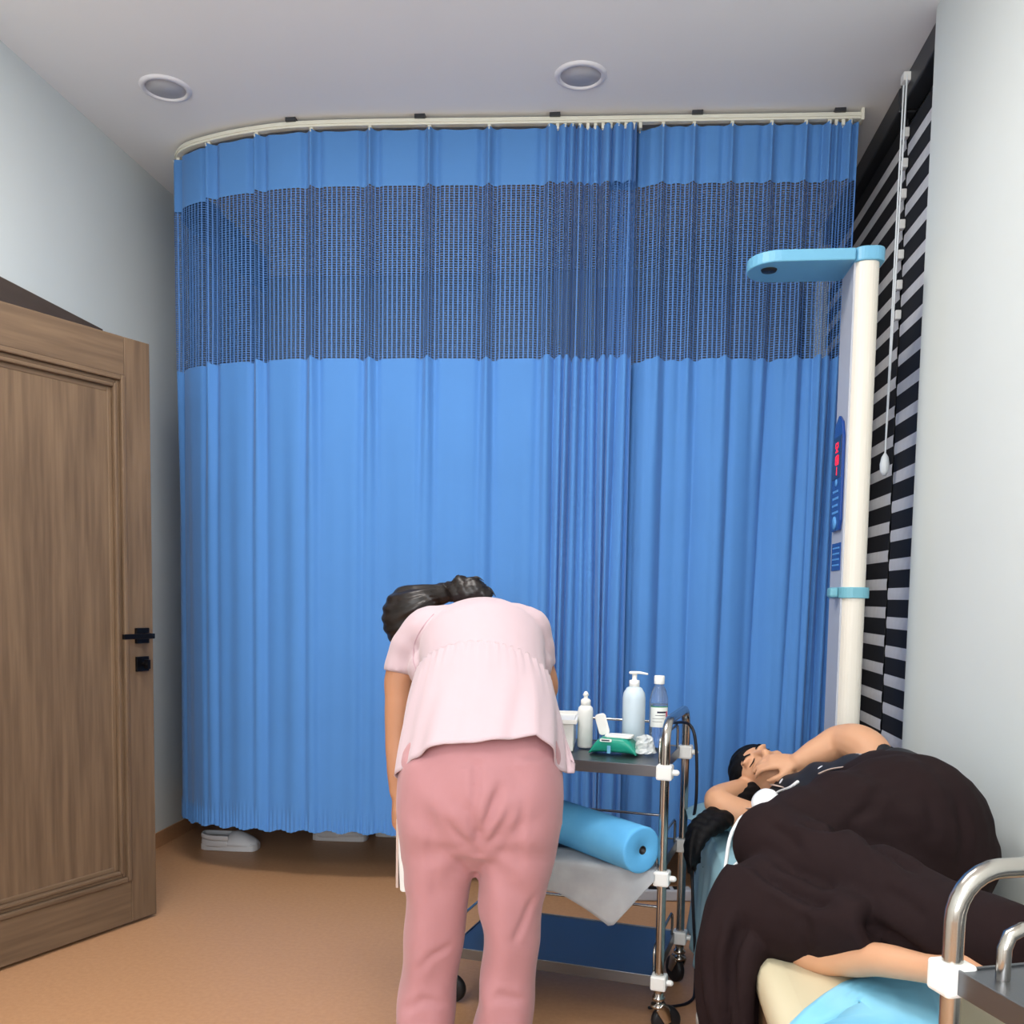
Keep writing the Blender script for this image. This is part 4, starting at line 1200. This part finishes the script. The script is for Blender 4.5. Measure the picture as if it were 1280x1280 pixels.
# skin body
pb_ = MB()
pb_.tube([hipc, PY(1082, 1015, 2.48), PY(1000, 1005, 2.70)], [.11, .10, .085], n=18)
phc = PY(957, 968, 2.86)
pb_.tube([PY(1000, 1000, 2.70), PY(985, 990, 2.76), phc], [.06, .052, .055], n=14)
pu = Vector((-.62, .72, .16)); pf = Vector((-.30, -.50, .80))
head(pb_, phc, pu, pf, .98)
# upper arm over, hand at the head
ash, ael, awr = PY(1092, 948, 2.62), PY(1050, 928, 2.74), PY(1000, 952, 2.72)
pb_.tube([PY(1060, 985, 2.62), ash, PY(1074, 930, 2.68), ael, PY(1024, 940, 2.74), awr], [.05, .050, .054, .050, .042, .030], n=16)
hand(pb_, awr, PY(965, 952, 2.74) - awr, (.1, -.5, .8), .45, thumb_side=-1, s=.9)
# lower arm, elbow over the pillow edge
bel = PY(898, 1003, 2.70)
pb_.tube([PY(985, 1025, 2.66), PY(940, 1022, 2.67), bel, PY(920, 990, 2.80), PY(945, 985, 2.90)], [.05, .044, .042, .036, .028], n=16)
hand(pb_, PY(945, 985, 2.90), (.9, .2, .1), (0, 0, 1), .4, thumb_side=1, s=.9)
# lower shin, showing below the trouser hem
pb_.tube([PY(948, 1140, 1.92), PY(1010, 1188, 1.80), PY(1060, 1197, 1.72), PY(1103, 1200, 1.65), PY(1160, 1211, 1.57), PY(1205, 1218, 1.52)], [.05, .036, .034, .029, .024, .030], n=18)
ft = PY(1205, 1218, 1.52)
pb_.tube([ft, ft + Vector((.06, -.05, -.005)), ft + Vector((.10, -.11, -.012))], [(.034, .036), (.038, .028), (.036, .016)], n=14, up=(0, 0, 1))
fu = PY(1262, 1178, 1.52)
pb_.tube([PY(1165, 1150, 1.68), fu, fu + Vector((.05, -.05, -.02)), fu + Vector((.09, -.12, -.03))], [.045, .036, .036, .026], n=14)
pbody = put('body', remesh(pb_, .0055, 3), 'skin2', pat)
# hair
hb = MB()
PU = pu.normalized(); PF = (pf - PU * pf.dot(PU)).normalized(); PXv = PF.cross(PU)
hb.ell(phc + PU * .050 - PF * .016, (.081, .094, .074), PF, PU)
hb.ell(phc - PF * .055 - PU * .01, (.074, .050, .08), PF, PU)
hb.tube([phc - PF * .05, PY(925, 1004, 2.78), PY(893, 1022, 2.66), PY(872, 1034, 2.60), PY(862, 1058, 2.56), PY(861, 1090, 2.55)], [.05, .044, .032, .024, .017, .005], n=16)
hb.tube([PY(930, 1004, 2.78), PY(900, 1028, 2.62), PY(878, 1048, 2.56), PY(868, 1082, 2.54)], [.036, .026, .016, .004], n=14)
for k in range(6):
    o_ = Vector((.006 * math.sin(k * 2.1), .02 * (k - 2.5) / 2.5, .006 * math.cos(k * 1.7)))
    hb.tube([PY(925 - k, 1006, 2.76) + o_, PY(892 + 2 * k, 1026 + k, 2.66) + o_, PY(868 + 3 * k, 1040 + 2 * k, 2.58) + o_, PY(862 + 2 * k, 1072, 2.56) + o_ * 1.4, PY(863 + 3 * k, 1096 - 3 * abs(k - 2), 2.55) + o_ * 1.6], [.014, .013, .010, .008, .003], n=8)
me = remesh(hb, .006, 3)
displace(me, lambda p, n: .0012 * np.sin((p[:,2] * .8 + p[:,1]) * 190 + 4 * np.sin(p[:,0] * 25)))
put('hair', me, 'hair2', pat)
# closed eyes and brows
for sg in (-1, 1):
    hP = lambda x, f, u: phc + (PXv * x + PF * f + PU * u) * .98
    put('eyelash', MB().tube([hP(sg * .018, .079, .004), hP(sg * .031, .076, -.001), hP(sg * .045, .066, .003)], [.0012, .002, .0012], n=6), 'hair2', pbody)
    put('eyebrow', MB().tube([hP(sg * .014, .084, .024), hP(sg * .032, .082, .031), hP(sg * .050, .068, .026)], [.002, .003, .0015], n=6), 'hair2', pbody)

# fetal monitor probe, its straps and cable
wt = bvh_world(ptr); wb = bvh_world(blouse)
pc = PY(957, 1003, 2.34)
t = root('monitor_probe', pc, 'white monitoring probe strapped at the waist of the lying person', 'probe')
pn = Vector((-.62, -.45, .64)).normalized()
put('housing', MB().lathe([(.001, .024), (.018, .023), (.030, .017), (.036, .005), (.036, -.010), (.028, -.020)], pc, 24, axis=pn), 'probe', t)
put('probe_stem', MB().tube([pc + Vector((-.012, -.01, -.02)), pc + Vector((-.016, -.02, -.045)), pc + Vector((-.020, -.03, -.062))], [.013, .009, .006], n=12), 'probe', t)
put('cable', MB().tube([pc + Vector((-.020, -.03, -.060)), PY(931, 1020, 2.34), PY(919, 1033, 2.33), PY(912, 1050, 2.31), PY(908, 1075, 2.28), PY(905, 1098, 2.25), PY(898, 1125, 2.22), PY(892, 1150, 2.2)], .0048, n=8, sub=6), 'cable_w', t)
put('second_lead', MB().tube([PY(935, 1068, 2.26), PY(922, 1078, 2.24), PY(905, 1095, 2.22), PY(896, 1112, 2.2)], .003, n=8, sub=6), 'cable_w', t)
put('belly_strap', MB().tube([PY(982, 994, 2.36), PY(975, 1008, 2.33), PY(965, 1020, 2.32), PY(950, 1030, 2.34)], [(.003, .012)] * 4, n=8, up=(.3, .9, .2)), 'strap', t)
put('belly_strap', MB().tube([cast(wb, a, b, .004) for a, b in ((966, 982), (958, 988), (948, 1000), (936, 1012))], [(.009, .002)] * 4, n=8), 'strap', t)
put('waist_strap', MB().tube([cast(wb, a, b, .004) for a, b in ((1075, 957), (1058, 960), (1040, 963), (1026, 968))], [(.006, .002)] * 4, n=8), 'strap', t)
put('white_tie', MB().tube([cast(wb, a, b, .004) for a, b in ((998, 979), (988, 985), (975, 990), (966, 997))], [.005, .0035, .003, .004], n=8), 'probe', t)
